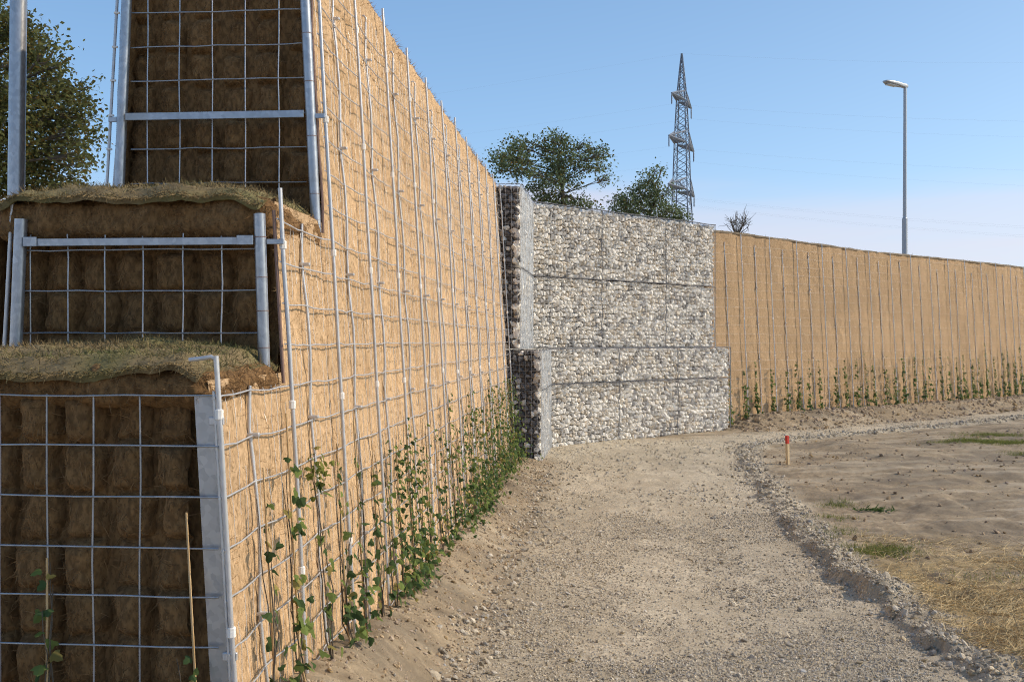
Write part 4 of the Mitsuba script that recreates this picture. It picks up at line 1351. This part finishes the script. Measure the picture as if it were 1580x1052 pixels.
for (u, v, r) in ((764, 245, 9), (776, 240, 11), (786, 228, 10), (797, 222, 9), (806, 228, 11), (813, 218, 7), (796, 243, 13), (812, 246, 11), (784, 258, 11), (803, 262, 13), (820, 263, 9), (770, 262, 8),
                  (826, 225, 6), (838, 228, 8), (850, 214, 8), (858, 209, 7), (866, 214, 10), (856, 228, 11), (872, 228, 10), (842, 243, 11), (860, 246, 12), (880, 243, 10), (896, 226, 7), (905, 223, 7), (912, 234, 8),
                  (925, 229, 6), (933, 238, 7), (921, 244, 8), (903, 245, 9), (892, 256, 9), (910, 258, 9), (926, 260, 8), (935, 272, 5), (938, 279, 4), (848, 262, 12), (866, 264, 12), (838, 280, 11), (856, 280, 11),
                  (872, 278, 8), (884, 270, 6), (893, 283, 6), (824, 290, 10), (840, 300, 12), (830, 312, 12), (856, 312, 12), (876, 306, 8), (888, 314, 9), (900, 309, 7), (872, 320, 14), (905, 322, 9), (912, 320, 6), (850, 330, 16), (890, 332, 14)):
    cl.append((at(u, v, Y + rng.normal(0, 0.9)), 0.96 * r * Y / 1580))
tree('broadleaf_tree', 'airy green tree with a visible trunk behind the gabion', at(866, 600, Y) * [1, 1, 0] + [0, 0, -0.4], cl, 0.135, 300, (0.155, 0.20, 0.105), rng,
     fork=at(868, 300, Y), trunk_r=0.14, limb=0.024, autumn=0.13)
Y = 52.0
cl = []
for (u, v, r) in ((1012, 262, 5), (1000, 266, 5), (1020, 262, 4), (1000, 276, 8), (1008, 285, 9), (992, 284, 6), (985, 292, 8), (999, 297, 10), (1015, 300, 9), (975, 300, 8), (962, 304, 8), (955, 312, 8), (968, 316, 11),
                  (985, 312, 11), (1003, 315, 12), (1022, 315, 10), (1030, 296, 6), (1033, 322, 8), (1045, 326, 8), (1050, 336, 8), (955, 328, 10), (975, 332, 12), (1000, 334, 14), (1025, 336, 12), (1040, 345, 12), (990, 350, 14)):
    cl.append((at(u, v, Y + rng.normal(0, 0.7)), r * Y / 1580))
tree('broadleaf_tree', 'small green tree left of the pylon behind the gabion', at(1002, 600, Y) * [1, 1, 0] + [0, 0, -0.4], cl, 0.135, 320, (0.155, 0.20, 0.105), rng,
     fork=at(1003, 340, Y), trunk_r=0.11, limb=0.02, autumn=0.10)

Y = 48.0
bs = thing('bare_shrub', 'leafless twiggy shrub poking above the right barrier next to the gabion', 'shrub')
tw = Mesh()
root = at(1137, 366, Y)
tw.put(tube([at(1137, 545, Y), at(1136, 440, Y), root], [0.06, 0.05, 0.035], 6))
for k in range(34):
    e = at(rng.uniform(1119, 1156), rng.uniform(332, 347), Y + rng.normal(0, 0.5))
    m = root + (e - root) * 0.7 + rng.normal(0, 0.10, 3)
    p = [root, root + (m - root) * 0.6, m, e]
    tw.put(tube(p, [0.022, 0.016, 0.010, 0.006], 5))
    for _ in range(4):
        g = m + (e - m) * rng.uniform(0.2, 0.9)
        tw.put(tube([g, g + rng.normal(0, 0.17, 3) + [0, 0, 0.12]], [0.010, 0.005], 4, False))
add('twigs', tw.get(), 'bark', bs)

# ------------------------------------------------------------------ the pylon and its conductors
D = 170.0
pyl = thing('lattice_pylon', 'tall steel lattice pylon with three cross-arms rising behind the gabion', 'pylon')
PX, PY = (1052 - 790) / 1580 * D, D
arm = np.array([0.42, 0.908, 0.0])          # along the cross-arms, away from the camera
lin = np.array([0.908, -0.42, 0.0])         # along the line
hz = lambda v: EYE + (526 - v) / 1580 * D


def width(v):
    return np.interp(v, [83, 110, 150, 212, 300, 345, 526], [0.12, 0.65, 1.35, 1.95, 2.45, 2.9, 5.2]) / 2


def corner(i, v):
    w = width(v)
    a = [(1, 1), (1, -1), (-1, -1), (-1, 1)][i]
    return np.array([PX, PY, hz(v)]) + arm * a[0] * w + lin * a[1] * w


for i in range(4):
    add('leg', tube([corner(i, v) for v in (534, 440, 345, 300, 212, 150, 110, 83)], 0.10, 5), 'pylon_steel', pyl)
br = Mesh()
lv = [84, 92, 100, 108, 117, 126, 135, 145, 155, 165, 176, 187, 198, 209, 220, 232, 244, 256, 268, 281, 294, 308, 323, 339, 360, 385, 412, 445, 480, 520]
for a, b_ in zip(lv[:-1], lv[1:]):
    for i in range(4):
        j = (i + 1) % 4
        br.put(tube([corner(i, a), corner(j, b_)], 0.045, 4, False))
        br.put(tube([corner(j, a), corner(i, b_)], 0.045, 4, False))
        if (lv.index(a) % 3) == 0:
            br.put(tube([corner(i, a), corner(j, a)], 0.045, 4, False))
add('bracing', br.get(), 'pylon_steel', pyl)
tips = []
for (v, half, rise) in ((156, 6.0, 14), (222, 7.6, 18), (294, 7.9, 18)):
    am = Mesh()
    for sg in (1, -1):
        tip = np.array([PX, PY, hz(v)]) + arm * sg * half
        tips.append(tip)
        w = width(v)
        for q in (1, -1):
            lo = np.array([PX, PY, hz(v)]) + arm * sg * w + lin * q * w
            up = np.array([PX, PY, hz(v - rise)]) + arm * sg * width(v - rise) + lin * q * width(v - rise)
            am.put(tube([lo, tip], 0.17, 4)).put(tube([up, tip], 0.13, 4))
            for k in range(1, 7):
                am.put(tube([lo + (tip - lo) * k / 7, up + (tip - up) * (k - 0.5) / 7], 0.04, 4, False))
                am.put(tube([lo + (tip - lo) * k / 7, up + (tip - up) * (k + 0.5) / 7], 0.04, 4, False))
        for k in range(7):
            l1 = np.array([PX, PY, hz(v)]) + arm * sg * w + lin * w
            l2 = np.array([PX, PY, hz(v)]) + arm * sg * w - lin * w
            am.put(tube([l1 + (tip - l1) * k / 7, l2 + (tip - l2) * (k + 1) / 7], 0.08, 4, False))
            am.put(tube([l2 + (tip - l2) * k / 7, l1 + (tip - l1) * (k + 1) / 7], 0.08, 4, False))
    add('cross_arm', am.get(), 'pylon_steel', pyl)
ins = []
for tip in tips:
    for fr in ((0.0, 0.33) if tip[2] < hz(250) else (0.0,)):
        p = tip + (np.array([PX, PY, tip[2]]) - tip) * fr
        add('insulator', tube([p, p - [0, 0, 0.3], p - [0, 0, 1.6], p - [0, 0, 1.8]], [0.05, 0.11, 0.11, 0.05], 8), 'pylon_steel', pyl)
        ins.append(p - [0, 0, 1.8])
ins.append(np.array([PX, PY, hz(83)]))


def power_line(p, sag_r, sag_l, label):
    t = np.linspace(0, 1, 40)
    L = 270.0
    r_ = p + lin * (t * L)[:, None]
    r_[:, 2] -= 4 * sag_r * t * (1 - t)
    l_ = p - lin * (t * L)[:, None]
    l_[:, 2] -= 4 * sag_l * t * (1 - t)
    k = thing('power_line', label[0], 'power line', label[1])
    add('conductor', tube(np.vstack([l_[::-1], r_[1:]]), 0.0042, 4, False), 'conductor', k)


for i, p in enumerate(ins):
    v = np.argmin([abs(p[2] + 1.8 - hz(x)) for x in (156, 222, 294)])
    lab = [('thin overhead conductor hung from the top cross-arm of the pylon', 'conductors of the top cross-arm'), ('thin overhead conductor hung from the middle cross-arm of the pylon', 'conductors of the middle cross-arm'),
           ('thin overhead conductor hung low from the bottom cross-arm of the pylon', 'conductors of the bottom cross-arm')][v]
    power_line(p, 12.0, 3.5, ('single thin earth wire running from the very tip of the pylon', None) if i == len(ins) - 1 else lab)
